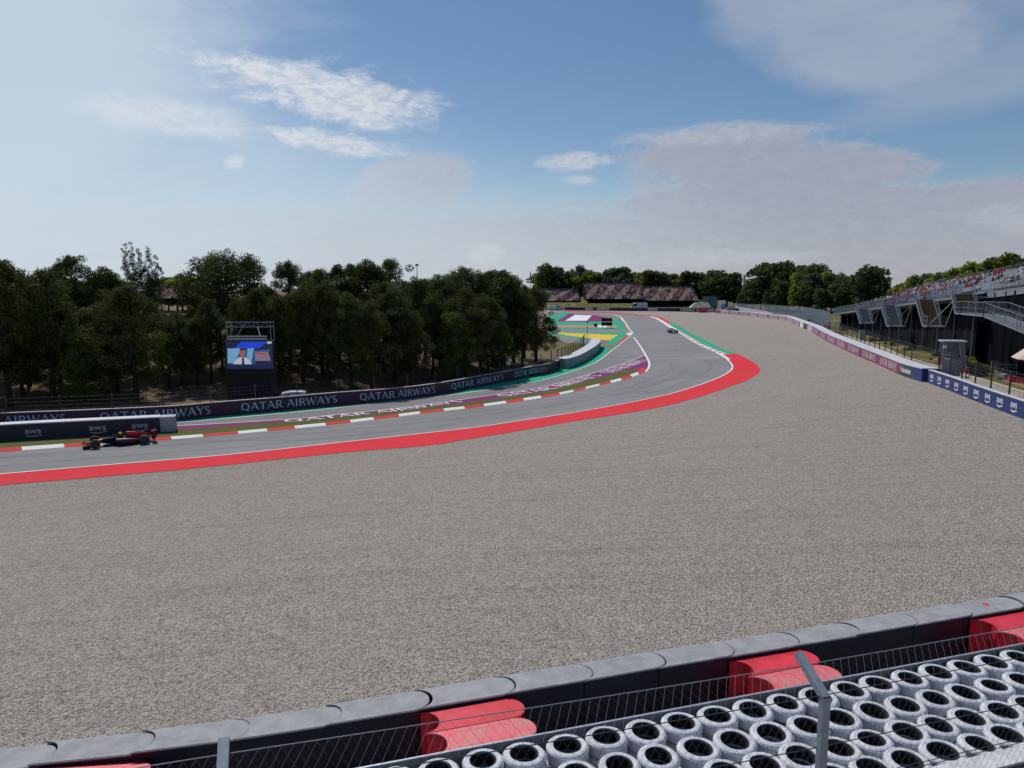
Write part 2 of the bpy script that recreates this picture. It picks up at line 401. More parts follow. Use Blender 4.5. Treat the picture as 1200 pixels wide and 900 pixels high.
M['ban_purple'] = mat('purple_banner', (0.060, 0.012, 0.042), 0.55, 0.12, 0.8, streak=0.2)
M['ban_magenta'] = mat('magenta_banner', (0.27, 0.045, 0.125), 0.55, 0.12, 0.8)
M['ban_pale'] = mat('pale_banner', (0.55, 0.48, 0.53), 0.55, 0.12, 0.8)
M['ban_letter'] = mat('banner_lettering', (0.42, 0.66, 0.78), 0.6, 0.06)
M['ban_white'] = mat('banner_white', (0.80, 0.80, 0.83), 0.6, 0.06)
M['navy'] = mat('navy_banner', (0.010, 0.017, 0.045), 0.5, 0.15, 0.8, streak=0.2)
M['blue'] = mat('blue_banner', (0.016, 0.038, 0.165), 0.5, 0.12, 0.8)
M['dgreen'] = mat('dark_green_banner', (0.01, 0.035, 0.03), 0.5, 0.12, 0.8)
M['greypaint'] = mat('grey_end_block', (0.35, 0.39, 0.45), 0.6, 0.1, 2)
M['lid'] = mat('grey_barrier_lid', (0.325, 0.33, 0.34), 0.75, 0.10, 3.0, 0.15, 30, spec=0.25, col2=(0.27, 0.272, 0.28))
M['lid_edge'] = mat('lid_groove', (0.25, 0.26, 0.27), 0.6, 0.1)
M['barshade'] = mat('shade_darkened_barrier_side', (0.022, 0.022, 0.034), 0.45, 0.15, 2.0)  # sides are grey like the lid; their shade is put into this dark colour
M['redpl'] = mat('red_plastic', (0.72, 0.035, 0.055), 0.42, 0.08, 3.0, 0.1, 30, col2=(0.60, 0.03, 0.04))
M['redworn'] = mat('worn_red_plastic', (0.74, 0.10, 0.12), 0.5, 0.08, 5.0, 0.1, 30, col2=(0.62, 0.22, 0.22))
def tyre_mat():
    m = bpy.data.materials.new('white_painted_tyre'); m.use_nodes = True; t = NT(m.node_tree); bs = t.n['Principled BSDF']
    tc = t.new('ShaderNodeTexCoord'); oi = t.new('ShaderNodeObjectInfo')
    va = t.new('ShaderNodeVectorMath', operation='ADD'); t.l.new(tc.outputs['Object'], va.inputs[0])
    cb = t.new('ShaderNodeCombineXYZ'); t.put(cb.inputs[0], t.m('MULTIPLY', oi.outputs['Random'], 57.0)); t.put(cb.inputs[1], t.m('MULTIPLY', oi.outputs['Random'], 23.0)); t.l.new(cb.outputs[0], va.inputs[1])
    P = va.outputs[0]
    n1 = t.noise(P, 9, 6, 0.7, 0.5); n2 = t.noise(P, 30, 5, 0.7)
    c = t.mix(t.ramp(n1, 0.35, 0.7), (0.50, 0.52, 0.56), (0.74, 0.75, 0.78))
    c = t.mix(t.m('MULTIPLY', t.ramp(n2, 0.56, 0.72), 0.65), c, (0.13, 0.13, 0.15))
    c = t.mix(t.m('MULTIPLY', t.ramp(oi.outputs['Random'], 0.6, 1.0), 0.25), c, (0.38, 0.38, 0.40))
    t.l.new(c, bs.inputs['Base Color']); bs.inputs['Roughness'].default_value = 0.7
    b = t.new('ShaderNodeBump'); b.inputs['Strength'].default_value = 0.4; b.inputs['Distance'].default_value = 0.01
    t.put(b.inputs['Height'], n2); t.l.new(b.outputs[0], bs.inputs['Normal'])
    return m
M['tyre'] = tyre_mat()
M['rubber'] = mat('black_rubber', (0.012, 0.012, 0.014), 0.75, 0.2)
M['galv'] = mat('galvanised_steel', (0.36, 0.40, 0.45), 0.45, 0.12, 8.0, metal=0.35)
M['galvlight'] = mat('pale_steel', (0.42, 0.47, 0.52), 0.5, 0.10, 4.0, metal=0.2)
M['wire'] = mat('galvanised_wire', (0.30, 0.31, 0.33), 0.4, 0.1, metal=0.6)
M['cable'] = mat('dark_cable', (0.05, 0.05, 0.06), 0.5, 0.1, metal=0.3)
M['darksteel'] = mat('dark_steel', (0.035, 0.04, 0.05), 0.5, 0.15)
M['rustpost'] = mat('weathered_post', (0.10, 0.09, 0.085), 0.7, 0.2)
M['black'] = mat('matt_black', (0.008, 0.009, 0.012), 0.8, 0.2, spec=0.2)
M['netting'] = mat('dark_scrim_netting', (0.012, 0.014, 0.019), 0.95, 0.25, 0.5, streak=0.3, spec=0.06)
M['blackvoid'] = mat('black_scrim', (0.004, 0.005, 0.007), 0.95, 0.2, spec=0.04)
M['seat'] = mat('grey_seat', (0.27, 0.31, 0.345), 0.6, 0.12, 0.8)
M['tread'] = mat('wooden_tread', (0.30, 0.17, 0.085), 0.8, 0.2, 3)
M['bark'] = mat('bark', (0.07, 0.05, 0.038), 0.95, 0.3, 5, 0.6, 12, spec=0.1)
M['barkpale'] = mat('pale_bark', (0.16, 0.13, 0.10), 0.95, 0.3, 5, 0.6, 12, spec=0.1)
M['pine'] = leaf_mat('pine_needles', (0.040, 0.060, 0.022), (0.145, 0.172, 0.058), 0.34)
M['pine2'] = leaf_mat('young_pine_needles', (0.075, 0.105, 0.028), (0.18, 0.22, 0.06), 0.42)
M['broad'] = leaf_mat('broad_leaves', (0.045, 0.070, 0.030), (0.125, 0.170, 0.065), 0.42)
M['bright'] = leaf_mat('fresh_leaves', (0.15, 0.20, 0.035), (0.32, 0.37, 0.08), 0.5)
M['grn_grey'] = leaf_mat('grey_green_leaves', (0.08, 0.105, 0.06), (0.19, 0.23, 0.14), 0.45)
M['tread'] = mat('wooden_tread_dark', (0.22, 0.13, 0.07), 0.85, 0.2, 3)
M['railgrey'] = mat('dull_stand_steel', (0.20, 0.225, 0.255), 0.6, 0.12, 4.0, spec=0.3)
M['poplar'] = leaf_mat('poplar_leaves', (0.035, 0.055, 0.028), (0.10, 0.13, 0.06), 0.3)
# ------------------------------------------------------------------ ground sheets
CELL = 1.5
def build_ground():
    def axis(lo, hi, core_lo, core_hi):
        a = list(np.arange(core_lo, core_hi + 0.01, CELL)); st = CELL; v = core_hi
        while v < hi: st *= 1.25; v += st; a.append(v)
        st = CELL; v = core_lo
        while v > lo: st *= 1.25; v -= st; a.insert(0, v)
        return np.array(a)
    X = axis(-5000, 5000, -120, 120); Y = axis(-400, 9000, 0, 300)
    gx, gy = np.meshgrid(X, Y); z = T(gx.ravel(), gy.ravel())
    v = np.stack([gx.ravel(), gy.ravel(), z], 1); nx = len(X); ny = len(Y)
    idx = np.arange(nx * ny).reshape(ny, nx)
    f = np.stack([idx[:-1, :-1].ravel(), idx[:-1, 1:].ravel(), idx[1:, 1:].ravel(), idx[1:, :-1].ravel()], 1)
    me = bpy.data.meshes.new('ground'); me.from_pydata(v.tolist(), [], f.tolist())
    me.polygons.foreach_set('use_smooth', [True] * len(me.polygons))
    # woodland soil on the bank, dry grass elsewhere
    g = bpy.data.materials.new('ground'); g.use_nodes = True; t = NT(g.node_tree); bs = t.n['Principled BSDF']
    pos = t.new('ShaderNodeNewGeometry').outputs['Position']; sp = t.new('ShaderNodeSeparateXYZ'); t.l.new(pos, sp.inputs[0])
    n1 = t.noise(pos, 0.35, 5, 0.65); n2 = t.noise(pos, 5.0, 5, 0.7); n3 = t.noise(pos, 0.11, 4, 0.6)
    soil = t.mix(t.ramp(n2, 0.25, 0.75), (0.12, 0.080, 0.050), (0.27, 0.175, 0.11))
    gr = t.mix(t.ramp(n2, 0.3, 0.7), (0.06, 0.075, 0.02), (0.15, 0.14, 0.05))
    wood = t.mix(t.ramp(n1, 0.50, 0.66), soil, gr)
    field = t.mix(t.ramp(n3, 0.42, 0.6), gr, (0.17, 0.13, 0.08))
    side = t.ramp(t.m('MULTIPLY_ADD', sp.outputs[1], 0.10, sp.outputs[0]), 4, 16)
    t.l.new(t.mix(side, wood, field), bs.inputs['Base Color']); bs.inputs['Roughness'].default_value = 0.97; bs.inputs['Specular IOR Level'].default_value = 0.1
    b = t.new('ShaderNodeBump'); b.inputs['Strength'].default_value = 0.7; b.inputs['Distance'].default_value = 0.06
    t.put(b.inputs['Height'], n2); t.l.new(b.outputs[0], bs.inputs['Normal'])
    me.materials.append(g)
    tag(link('ground', me), kind='structure')
build_ground()

def drape(name, poly, m, off, kind='structure', world_pts=False, cell=CELL, parent=None):
    """lay a flat outline (photo pixels or metres) on the terrain as a thin sheet"""
    pts = poly if world_pts else GL(poly)
    bm = bmesh.new(); vs = [bm.verts.new((x, y, 0)) for x, y in pts]
    for t in tessellate_polygon([[Vector((x, y, 0)) for x, y in pts]]):
        try: bm.faces.new([vs[i] for i in t])
        except ValueError: pass
    xs = [p[0] for p in pts]; ys = [p[1] for p in pts]
    for k in range(math.floor(min(xs) / cell) + 1, math.ceil(max(xs) / cell)):
        bmesh.ops.bisect_plane(bm, geom=bm.verts[:] + bm.edges[:] + bm.faces[:], dist=1e-5, plane_co=(k * cell, 0, 0), plane_no=(1, 0, 0))
    for k in range(math.floor(min(ys) / cell) + 1, math.ceil(max(ys) / cell)):
        bmesh.ops.bisect_plane(bm, geom=bm.verts[:] + bm.edges[:] + bm.faces[:], dist=1e-5, plane_co=(0, k * cell, 0), plane_no=(0, 1, 0))
    co = np.array([v.co[:] for v in bm.verts]); z = T(co[:, 0], co[:, 1]) + off
    for v, zz in zip(bm.verts, z): v.co.z = zz
    for f in bm.faces: f.normal_update()
    bmesh.ops.reverse_faces(bm, faces=[f for f in bm.faces if f.normal.z < 0])
    me = bpy.data.meshes.new(name); bm.to_mesh(me); bm.free(); me.materials.append(m)
    me.polygons.foreach_set('use_smooth', [True] * len(me.polygons))
    o = link(name, me, parent)
    if kind: tag(o, kind=kind)
    return o

def smooth_px(pts, n=6):
    """Catmull-Rom through picked points"""
    P = [np.array(p, float) for p in pts]; P = [2*P[0]-P[1]] + P + [2*P[-1]-P[-2]]; out = []
    for i in range(1, len(P) - 2):
        for k in range(n):
            t = k / n; a, b, c, d = P[i-1], P[i], P[i+1], P[i+2]
            out.append(0.5 * ((2*b) + (-a+c)*t + (2*a-5*b+4*c-d)*t*t + (-a+3*b-3*c+d)*t**3))
    out.append(P[-2]); return [tuple(o) for o in out]

class Path:
    def __init__(s, pts, step=0.6):
        s.p = [np.array(q[:2], float) for q in pts]
        L = [0]
        for a, b in zip(s.p, s.p[1:]): L.append(L[-1] + float(np.linalg.norm(b - a)))
        s.L = np.array(L); s.len = L[-1]; s.X = np.array([q[0] for q in s.p]); s.Y = np.array([q[1] for q in s.p])
    def at(s, u):
        x = float(np.interp(u, s.L, s.X)); y = float(np.interp(u, s.L, s.Y))
        e = 0.4
        dx = float(np.interp(min(u+e, s.len), s.L, s.X) - np.interp(max(u-e, 0), s.L, s.X)); dy = float(np.interp(min(u+e, s.len), s.L, s.Y) - np.interp(max(u-e, 0), s.L, s.Y))
        l = math.hypot(dx, dy) or 1; return x, y, dx / l, dy / l
    def u_px(s, px):
        """distance along the path at which it crosses a column of the photograph"""
        us = np.linspace(0, s.len, 3000); x = np.interp(us, s.L, s.X); y = np.interp(us, s.L, s.Y)
        q = 600 + F_PX * x / (y * math.cos(PITCH) - (T(x, y) - CZ) * math.sin(PITCH))
        return float(us[np.argmin(np.abs(q - px))])
def offset_path(P, d, step=0.8):
    us = np.linspace(0, P.len, max(2, int(P.len / step)))
    return Path([(lambda q: (q[0] - q[3] * d, q[1] + q[2] * d))(P.at(u)) for u in us])

def band(name, P, a, b, m, off, u0=None, u1=None, step=0.8, prof=None, kind='structure', mats=None, every=None, parent=None):
    """strip between side offsets a and b of a path, laid on the terrain"""
    u0 = 0 if u0 is None else u0; u1 = P.len if u1 is None else u1
    n = max(1, int((u1 - u0) / step)); us = np.linspace(u0, u1, n + 1)
    nc = max(1, int(abs(b - a) / CELL)) if prof is None else len(prof) - 1
    V = []; zz = []
    for u in us:
        x, y, dx, dy = P.at(u)
        for j in range(nc + 1):
            d = a + (b - a) * j / nc; V.append((x - dy * d, y + dx * d)); zz.append(off + (prof[j] if prof else 0))
    V = np.array(V); z = T(V[:, 0], V[:, 1]) + np.array(zz)
    mb = MB()
    mb.v = [(V[i, 0], V[i, 1], z[i]) for i in range(len(V))]
    for i in range(n):
        mi = 0 if every is None else int(((us[i] + us[i+1]) / 2 - u0) / every) % 2
        for j in range(nc):
            p = i * (nc + 1) + j; mb.f.append((p, p + 1, p + nc + 2, p + nc + 1)); mb.mi.append(mi)
    o = mb.build(name, mats or [m], parent, smooth=True)
    me = o.data
    if len(me.polygons) and me.polygons[0].normal.z < 0:
        me.flip_normals()
    if kind: tag(o, kind=kind)
    return o
def between(name, A, B, m, off, step=1.0, kind='structure'):
    """strip between two picked edges (world points)"""
    PA, PB = Path(A), Path(B); n = max(2, int(max(PA.len, PB.len) / step))
    nc = max(1, int(max(math.dist(A[0], B[0]), math.dist(A[-1], B[-1]), math.dist(PA.at(PA.len/2)[:2], PB.at(PB.len/2)[:2])) / CELL))
    V = []
    for i in range(n + 1):
        a = PA.at(PA.len * i / n); b = PB.at(PB.len * i / n)
        for j in range(nc + 1):
            t = j / nc; V.append((a[0] + (b[0]-a[0]) * t, a[1] + (b[1]-a[1]) * t))
    V = np.array(V); z = T(V[:, 0], V[:, 1]) + off; mb = MB(); mb.v = [(V[i, 0], V[i, 1], z[i]) for i in range(len(V))]
    for i in range(n):
        for j in range(nc):
            p = i * (nc + 1) + j; mb.f.append((p, p + 1, p + nc + 2, p + nc + 1)); mb.mi.append(0)
    o = mb.build(name, [m], smooth=True)
    if o.data.polygons[0].normal.z < 0: o.data.flip_normals()
    return tag(o, kind=kind)

# --- picked edges (pixels of the photograph)
W1 = [(-160,570),(-60,563),(0,556.5),(120,546),(240,536),(320,528),(400,519),(500,508),(560,501),(600,495),(660,486),(710,477.5),(760,467.8),(795,459.5),(830,448),(848.7,440),(857,434.5),(859.3,430),(857.5,426),(853,421.5),(847,416),(837,411.8),(818,403.5),(798.5,391.5),(785.7,384.4),(769,373.7),(755,370.0),(735,367.6),(700,365.6),(660,364.4)]
RED_OUT = [(-160,588),(-60,577),(0,569.3),(120,559),(240,548),(400,530.8),(500,522.5),(560,513),(600,506.7),(660,496),(760,480),(816,466.5),(853,454),(876.7,445.3),(888,438),(890.7,433.5),(887,428),(872,418.6),(861.5,414.5)]
KT = [(-160,536),(-60,531),(0,526),(120,517.5),(240,509.2),(380,496),(500,481.5),(560,474.6),(620,466),(660,459.6),(698.3,450.9),(727,443.3),(745,437),(754,432.8)]   # far edge of the kerb
KB = [(-160,541),(-60,536),(0,530.3),(120,521.5),(240,512.2),(380,499.2),(500,484.4),(560,477.4),(620,469),(660,462),(698.3,453.2),(730,445.6),(747,439.8),(757,435.2)]
GT = [(-160,522),(0,513),(120,507),(208,503.8),(240,502.4),(400,488.6),(520,475.6),(620,462),(640,457.7),(675,449.5),(710,441.3),(739,432.6)]
PT = [(-160,516),(0,508.5),(120,503.8),(207,499.6),(283,495.4),(350,490.8),(400,485.8),(460,479.6),(520,471.6),(620,456.8),(640,453.2),(675,443.7),(698,436.7),(733.3,425.2),(755.5,416.9)]
GB = [(-160,510),(0,503.8),(120,500),(207,495.8),(320,486),(400,478),(500,466.8),(560,459),(620,448.8),(640,444.8),(675,434.3),(698.3,425),(715.8,412.2),(727.5,402.8),(739,393.2),(741.3,389.5)]
APX = [(742.7,395.5),(749.7,405),(756.7,416.8),(760.6,425),(760.4,430.8),(756.5,436.2)]
UP = [(741.5,389.8),(736.8,385.3),(731,376),(726.3,371.3),(716,368.2),(700,367)]

# gravel trap (under everything on the right and in front)
gv = [(-62, 30), (-62, -4), (14, -4), (34, 22)] + GL([(1250,508),(1200,490),(1166,478.5),(1137.8,467.5),(1120,460.5),(1087,448.6),(1068,443.6),(1055,438.6),(1030,427.5),(1000,414.4),(980,405),(960,394),(941,384),(931,380),(922,376),(900,372.8),(866,369),(838,366.4),(760,364.2),(640,362.6),(560,361.8),(560,364.6),(700,369),(735,392),(750,424),(700,455),(600,482),(400,508),(200,528),(0,545)])
drape('gravel_trap', gv, M['gravel'], 0.012, world_pts=True)
# asphalt of the track and infield
w1w = [G(*p) for p in smooth_px(W1, 4)]
asph = w1w + GL([(640,365.5),(642,372)]) + [G(*p) for p in [(640,390),(664,402),(704,403),(700,414),(669,431),(640,438.8),(560,455),(500,465.5),(400,475.8),(320,483),(207,494),(100,499),(0,502),(-160,508)]]
drape('track_asphalt', asph, M['asphalt'], 0.026, world_pts=True)
between('service_road', [G(*p) for p in smooth_px(GB[:13], 4)], [G(*p) for p in smooth_px(PT, 4)], M['service'], 0.034)
W1P = Path(w1w)
# red run-off outside the corner and the green strip beyond it
ia = [i for i, p in enumerate(smooth_px(W1, 4)) if p == (848.7, 440) or True]
red_in = [G(*p) for p in smooth_px(W1[:21], 4)]
between('red_runoff', red_in, [G(*p) for p in smooth_px(RED_OUT, 4)], M['red'], 0.034)
drape('green_runoff', [(848.5,416),(836,409.6),(818,401.2),(801,390.9),(783,379.8),(786,378),(795,382),(806.7,389.2),(824,397.8),(841.7,406.8),(862.5,414.2)], M['green'], 0.034)
drape('red_runoff_exit', [(760,369.2),(771,371.0),(778,373.6),(787,379.3),(783.5,380.4),(769,373.2),(755,370.0)], M['red'], 0.034)
u_k0, u_k1 = W1P.u_px(846), None
# white line round the outside of the track
band('edge_line', W1P, -0.02, 0.20, M['white'], 0.046, 0, W1P.len)
# exit kerb on the outside of the corner (red and white teeth)
us = np.linspace(0, W1P.len, 4000); pr = np.array([proj(*W1P.at(u)[:2], float(T(*W1P.at(u)[:2]))) for u in us])
j0 = int(np.argmin(np.abs(pr[:, 0] - 846) + np.abs(pr[:, 1] - 415.5))); j1 = int(np.argmin(np.abs(pr[:, 0] - 790) + np.abs(pr[:, 1] - 387.2)))
j2 = int(np.argmin(np.abs(pr[:, 0] - 760) + np.abs(pr[:, 1] - 371)))
M['kerbpink'] = paint_mat('worn_red_kerb_paint', (0.50, 0.20, 0.19), 0.3)
band('exit_kerb', W1P, -0.80, -0.02, None, 0.05, us[j0], us[j1], mats=[M['white'], M['kerbpink']], every=1.7, step=0.6, prof=[0, 0.04, 0.05, 0.0])
band('exit_kerb_white', W1P, -0.9, -0.02, M['white'], 0.048, us[j1], us[j2])
drape('kerb_tail', [(848.5,416.4),(856,421.5),(853,421.8),(846,418),(836,411.6),(838,410.6)], M['white'], 0.05)
# grass, purple paint and kerb between track and service road
between('grass_strip', [G(*p) for p in smooth_px(GT, 4)], [G(*p) for p in smooth_px(KT, 4)], M['grass'], 0.040)
pw = [G(*p) for p in smooth_px(PT, 4)]; gw = [G(*p) for p in smooth_px(GT, 4)]
drape('purple_strip', pw + GL([(759,422),(760,428),(758,432.5),(754,433.4),(748,433.2)]) + gw[::-1], M['purple'], 0.044, world_pts=True)
kt = [G(*p) for p in smooth_px(KT, 5)]; kb = [G(*p) for p in smooth_px(KB, 5)]
def kerb_between(name, A, B, every, mats):
    PA, PB = Path(A), Path(B); n = int(PA.len / 0.4); mb = MB(); V = []
    for i in range(n + 1):
        a = PA.at(PA.len * i / n); b = PB.at(PB.len * i / n)
        for t, h in ((0, 0.05), (0.15, 0.09), (0.7, 0.08), (1, 0.035)):
            V.append((a[0] + (b[0]-a[0]) * t, a[1] + (b[1]-a[1]) * t, h))
    V = np.array(V); z = T(V[:, 0], V[:, 1]) + V[:, 2]; mb.v = [(V[i, 0], V[i, 1], z[i]) for i in range(len(V))]
    for i in range(n):
        mi = int((i + 0.5) / n * PA.len / every) % 2
        for j in range(3):
            p = i * 4 + j; mb.f.append((p, p+1, p+5, p+4)); mb.mi.append(mi)
    o = mb.build(name, mats); 
    if o.data.polygons[0].normal.z < 0: o.data.flip_normals()
    return tag(o, kind='structure')
kerb_between('apex_kerb', kt, kb, 2.55, [M['white'], M['kerbred']])
drape('apex_red_end', [(746,434.0),(753.5,431.2),(758,431.8),(757,435.4),(751,437.0)], M['kerbred'], 0.052)
band('apex_line', Path([G(*p) for p in smooth_px(APX, 5)]), -0.16, 0.16, M['white'], 0.056)
band('purple_line', Path(pw), -0.10, 0.10, M['white'], 0.056)
# green verge under the left barrier with its white line
gb = [G(*p) for p in smooth_px(GB, 4)]
drape('green_verge', [G(*p) for p in smooth_px(GB[:14], 4)] + GL([(716.5,408.9),(704,406),(703,411)]) + [G(*p) for p in [(686.7,422.8),(669,430.4),(655,432.5),(640,437.6),(620,441.5),(560,453),(500,464.3),(460,469.5),(400,474.4),(320,482),(250,488.2),(207,493),(120,496.8),(0,500.2),(-160,506)]], M['green'], 0.040, world_pts=True)
band('pit_line', Path(gb), -0.10, 0.12, M['white'], 0.056)
band('pit_line_upper', Path([G(*p) for p in smooth_px(UP, 4)]), -0.2, 0.2, M['white'], 0.056)
drape('apex_nose', [(733.5,390.5),(741.8,389.6),(741,392.5),(736,393.5)], M['white'], 0.058)
# infield paint beyond the apex
drape('infield_green', [(716,408.2),(706,404.8),(712,400.5),(645,392.5),(640,389.6),(737,389.6),(739.5,391)], M['green'], 0.034)
drape('infield_yellow', [(645,389.2),(724.5,392.6),(714.7,399.2),(690,396.4),(664,393.2)], M['yellow'], 0.046)
drape('infield_kerb_red', [(737.5,389.9),(740.5,391.2),(725.5,404.6),(721.5,404.2)], M['kerbred'], 0.046)
drape('infield_brick', [(706,404.2),(699,400.5),(709,398.8),(714,399.8),(712,402)], M['brick'], 0.042)
drape('infield_brick_end', [(716,408.4),(706,405.6),(709,404),(722,404.6)], M['brick'], 0.046)
drape('infield_green_far', [(640,377.8),(719.3,377.4),(722,371),(716,367.8),(724,370.5),(729.5,376.5),(735,384),(733,386),(640,386)], M['green'], 0.034)
drape('infield_salmon', [(640,381.4),(722,381.6),(723,384),(640,383.8)], M['salmon'], 0.046)
drape('infield_white_dash', [(640,381.0),(652,381.1),(653,383.8),(640,383.8)], M['white'], 0.058)
drape('infield_white_patch', [(700,381.2),(711,381.3),(711,384),(701,384)], M['white'], 0.058)
drape('infield_purple', [(666.8,367.4),(696,369.4),(716.5,373.2),(719.3,376.6),(680,377.2),(652,376.6)], M['purple'], 0.046)
drape('infield_purple_lettering', [(674,369.0),(693.7,369.9),(687.5,376),(662,376.0)], M['ban_white'], 0.058)
drape('infield_green_tip', [(640,372),(652,368.4),(662,365.9),(668,366.6),(652,377),(640,380)], M['green'], 0.040)
drape('far_kerb', [(723.8,370.6),(726.8,371.3),(731.4,376),(728,377),(724.5,373)], M['kerbred'], 0.05)
drape('far_kerb_white', [(725,371.0),(728,372.0),(732,376.2),(729.8,376.4),(727,373)], M['white'], 0.058)
drape('near_kerb_red', [(729.5,377.4),(732.2,377.4),(738,386),(734.5,386.2)], M['kerbred'], 0.05)
drape('far_track_rim', [(660,364.1),(700,365.2),(735,367.2),(756,369.7),(755,370.4),(735,368.1),(700,366.3),(660,365.0)], M['kerbred'], 0.05)
# thin white cross lines
def cross(name, a, b, w=0.16):
    A, B = G(*a), G(*b); band(name, Path([(A[0]+(B[0]-A[0])*i/12, A[1]+(B[1]-A[1])*i/12) for i in range(13)]), -w/2, w/2, M['white'], 0.060)
cross('cross_line', (710,422.2), (756,421.2)); cross('cross_line', (762,421.2), (848,418.8)); cross('short_line', (724,416.9), (737,416.9))

# rubbered-in darker arcs through the corner
M['skid'] = asphalt_mat('rubbered_asphalt', (0.222, 0.220, 0.221), marks=0.3)
for d, w, c_ in ((2.6, 0.5, 6), (5.4, 0.8, 16), (7.6, 0.45, 9)):
    band('rubber_mark', W1P, d, d + w, M['skid'], 0.031, 2, us[j0] - c_)

# ------------------------------------------------------------------ lettering
def glyphs():
    """flared roman capitals as tapered strokes: (x0, y0, w0, x1, y1, w1), height 1"""
    def arc(cx, cy, rx, ry, a0, a1, thick, thin, n=10):
        o = []
        for i in range(n):
            t0 = R(a0 + (a1 - a0) * i / n); t1 = R(a0 + (a1 - a0) * (i + 1) / n)
            f0 = abs(math.cos(t0)); f1 = abs(math.cos(t1))
            o.append((cx + rx*math.cos(t0), cy + ry*math.sin(t0), thin + (thick-thin)*f0, cx + rx*math.cos(t1), cy + ry*math.sin(t1), thin + (thick-thin)*f1))
        return o
    K, k = 0.155, 0.085
    g = {}
    g['Q'] = (arc(0.47, 0.5, 0.40, 0.44, 0, 360, K, k, 20) + [(0.50, 0.12, 0.13, 0.92, -0.16, 0.05)], 1.0)
    g['A'] = ([(0.03, 0, 0.06, 0.42, 1, k), (0.42, 1, K, 0.86, 0, K), (0.18, 0.34, k, 0.68, 0.34, k), (-0.05, 0.02, 0.05, 0.14, 0.02, 0.05), (0.74, 0.02, 0.05, 0.98, 0.02, 0.05)], 0.92)
    g['T'] = ([(0.38, 0, K*1.1, 0.38, 0.96, K), (0.0, 0.95, 0.10, 0.76, 0.95, 0.10), (0.02, 0.80, 0.05, 0.02, 0.98, 0.05), (0.74, 0.80, 0.05, 0.74, 0.98, 0.05), (0.26, 0.02, 0.05, 0.50, 0.02, 0.05)], 0.78)
    g['I'] = ([(0.14, 0, K*1.1, 0.14, 1, K*1.1), (0.02, 0.02, 0.05, 0.26, 0.02, 0.05), (0.02, 0.98, 0.05, 0.26, 0.98, 0.05)], 0.34)
    g['R'] = ([(0.14, 0, K*1.1, 0.14, 1, K), (0.14, 0.96, k, 0.40, 0.96, k), (0.14, 0.48, k, 0.40, 0.48, k)] + arc(0.40, 0.72, 0.24, 0.24, -90, 90, K, k, 8) + [(0.38, 0.48, 0.12, 0.80, -0.02, K), (0.02, 0.02, 0.05, 0.28, 0.02, 0.05)], 0.84)
    g['W'] = ([(0.02, 1, K, 0.32, 0, K*0.9), (0.32, 0, k, 0.60, 0.96, 0.07), (0.56, 1, K, 0.88, 0, K*0.9), (0.88, 0, k, 1.18, 1, 0.06), (-0.08, 0.98, 0.05, 0.14, 0.98, 0.05), (1.08, 0.98, 0.05, 1.26, 0.98, 0.05)], 1.24)
    g['Y'] = ([(0.04, 1, K, 0.40, 0.46, K), (0.78, 1, 0.07, 0.40, 0.46, k), (0.40, 0.5, K, 0.40, 0, K), (-0.05, 0.98, 0.05, 0.16, 0.98, 0.05), (0.66, 0.98, 0.05, 0.86, 0.98, 0.05)], 0.84)
    g['S'] = (arc(0.32, 0.74, 0.23, 0.22, 40, 250, 0.12, k, 8) + [(0.24, 0.56, 0.13, 0.42, 0.44, 0.13)] + arc(0.32, 0.25, 0.24, 0.22, 70, -140, 0.13, k, 8), 0.62)
    return g
GLY = glyphs()
def word_quads(text, gap=0.10):
    x = 0; quads = []
    for ch in text:
        if ch == ' ': x += 0.42; continue
        st, w = GLY[ch]
        for i, (x0, y0, w0, x1, y1, w1) in enumerate(st):
            dx, dy = x1 - x0, y1 - y0; l = math.hypot(dx, dy) or 1; nx, ny = -dy / l, dx / l
            quads.append(([(x + x0 + nx*w0/2, y0 + ny*w0/2), (x + x0 - nx*w0/2, y0 - ny*w0/2), (x + x1 - nx*w1/2, y1 - ny*w1/2), (x + x1 + nx*w1/2, y1 + ny*w1/2)], i))
        x += w + gap
    return quads, x - gap
def font_quads(text, bold=0.0):
    cu = bpy.data.curves.new('font', 'FONT'); cu.body = text; cu.size = 1.35; cu.resolution_u = 3; cu.offset = bold
    o = bpy.data.objects.new('font', cu); COL.objects.link(o)
    dg = bpy.context.evaluated_depsgraph_get(); me = bpy.data.meshes.new_from_object(o.evaluated_get(dg))
    V = [v.co.copy() for v in me.vertices]; F = [tuple(p.vertices) for p in me.polygons]
    bpy.data.objects.remove(o); bpy.data.curves.remove(cu); bpy.data.meshes.remove(me)
    x0 = min(v.x for v in V); x1 = max(v.x for v in V)
    return [([(V[i].x - x0, V[i].y) for i in f], 0) for f in F], x1 - x0
def aws_quads():
    q, w = font_quads('aws', 0.02)
    n = 12; c = []
    for i in range(n):                              # the curved arrow under the letters
        def P(t): return (w * (0.02 + 0.9 * t), -0.22 - 0.30 * math.sin(math.pi * (0.12 + 0.80 * t)) + 0.04)
        a, b = P(i / n), P((i + 1) / n); h0 = 0.05 + 0.05 * math.sin(math.pi * i / n); h1 = 0.05 + 0.05 * math.sin(math.pi * (i + 1) / n)
        c.append(([(a[0], a[1] + h0), (a[0], a[1] - h0), (b[0], b[1] - h1), (b[0], b[1] + h1)], 1))
    c.append(([(w * 0.84, -0.20), (w * 1.0, -0.18), (w * 1.02, -0.26), (w * 0.86, -0.27)], 2))
    c.append(([(w * 0.96, -0.20), (w * 1.02, -0.19), (w * 0.99, -0.46), (w * 0.93, -0.44)], 3))
    return q + c, w

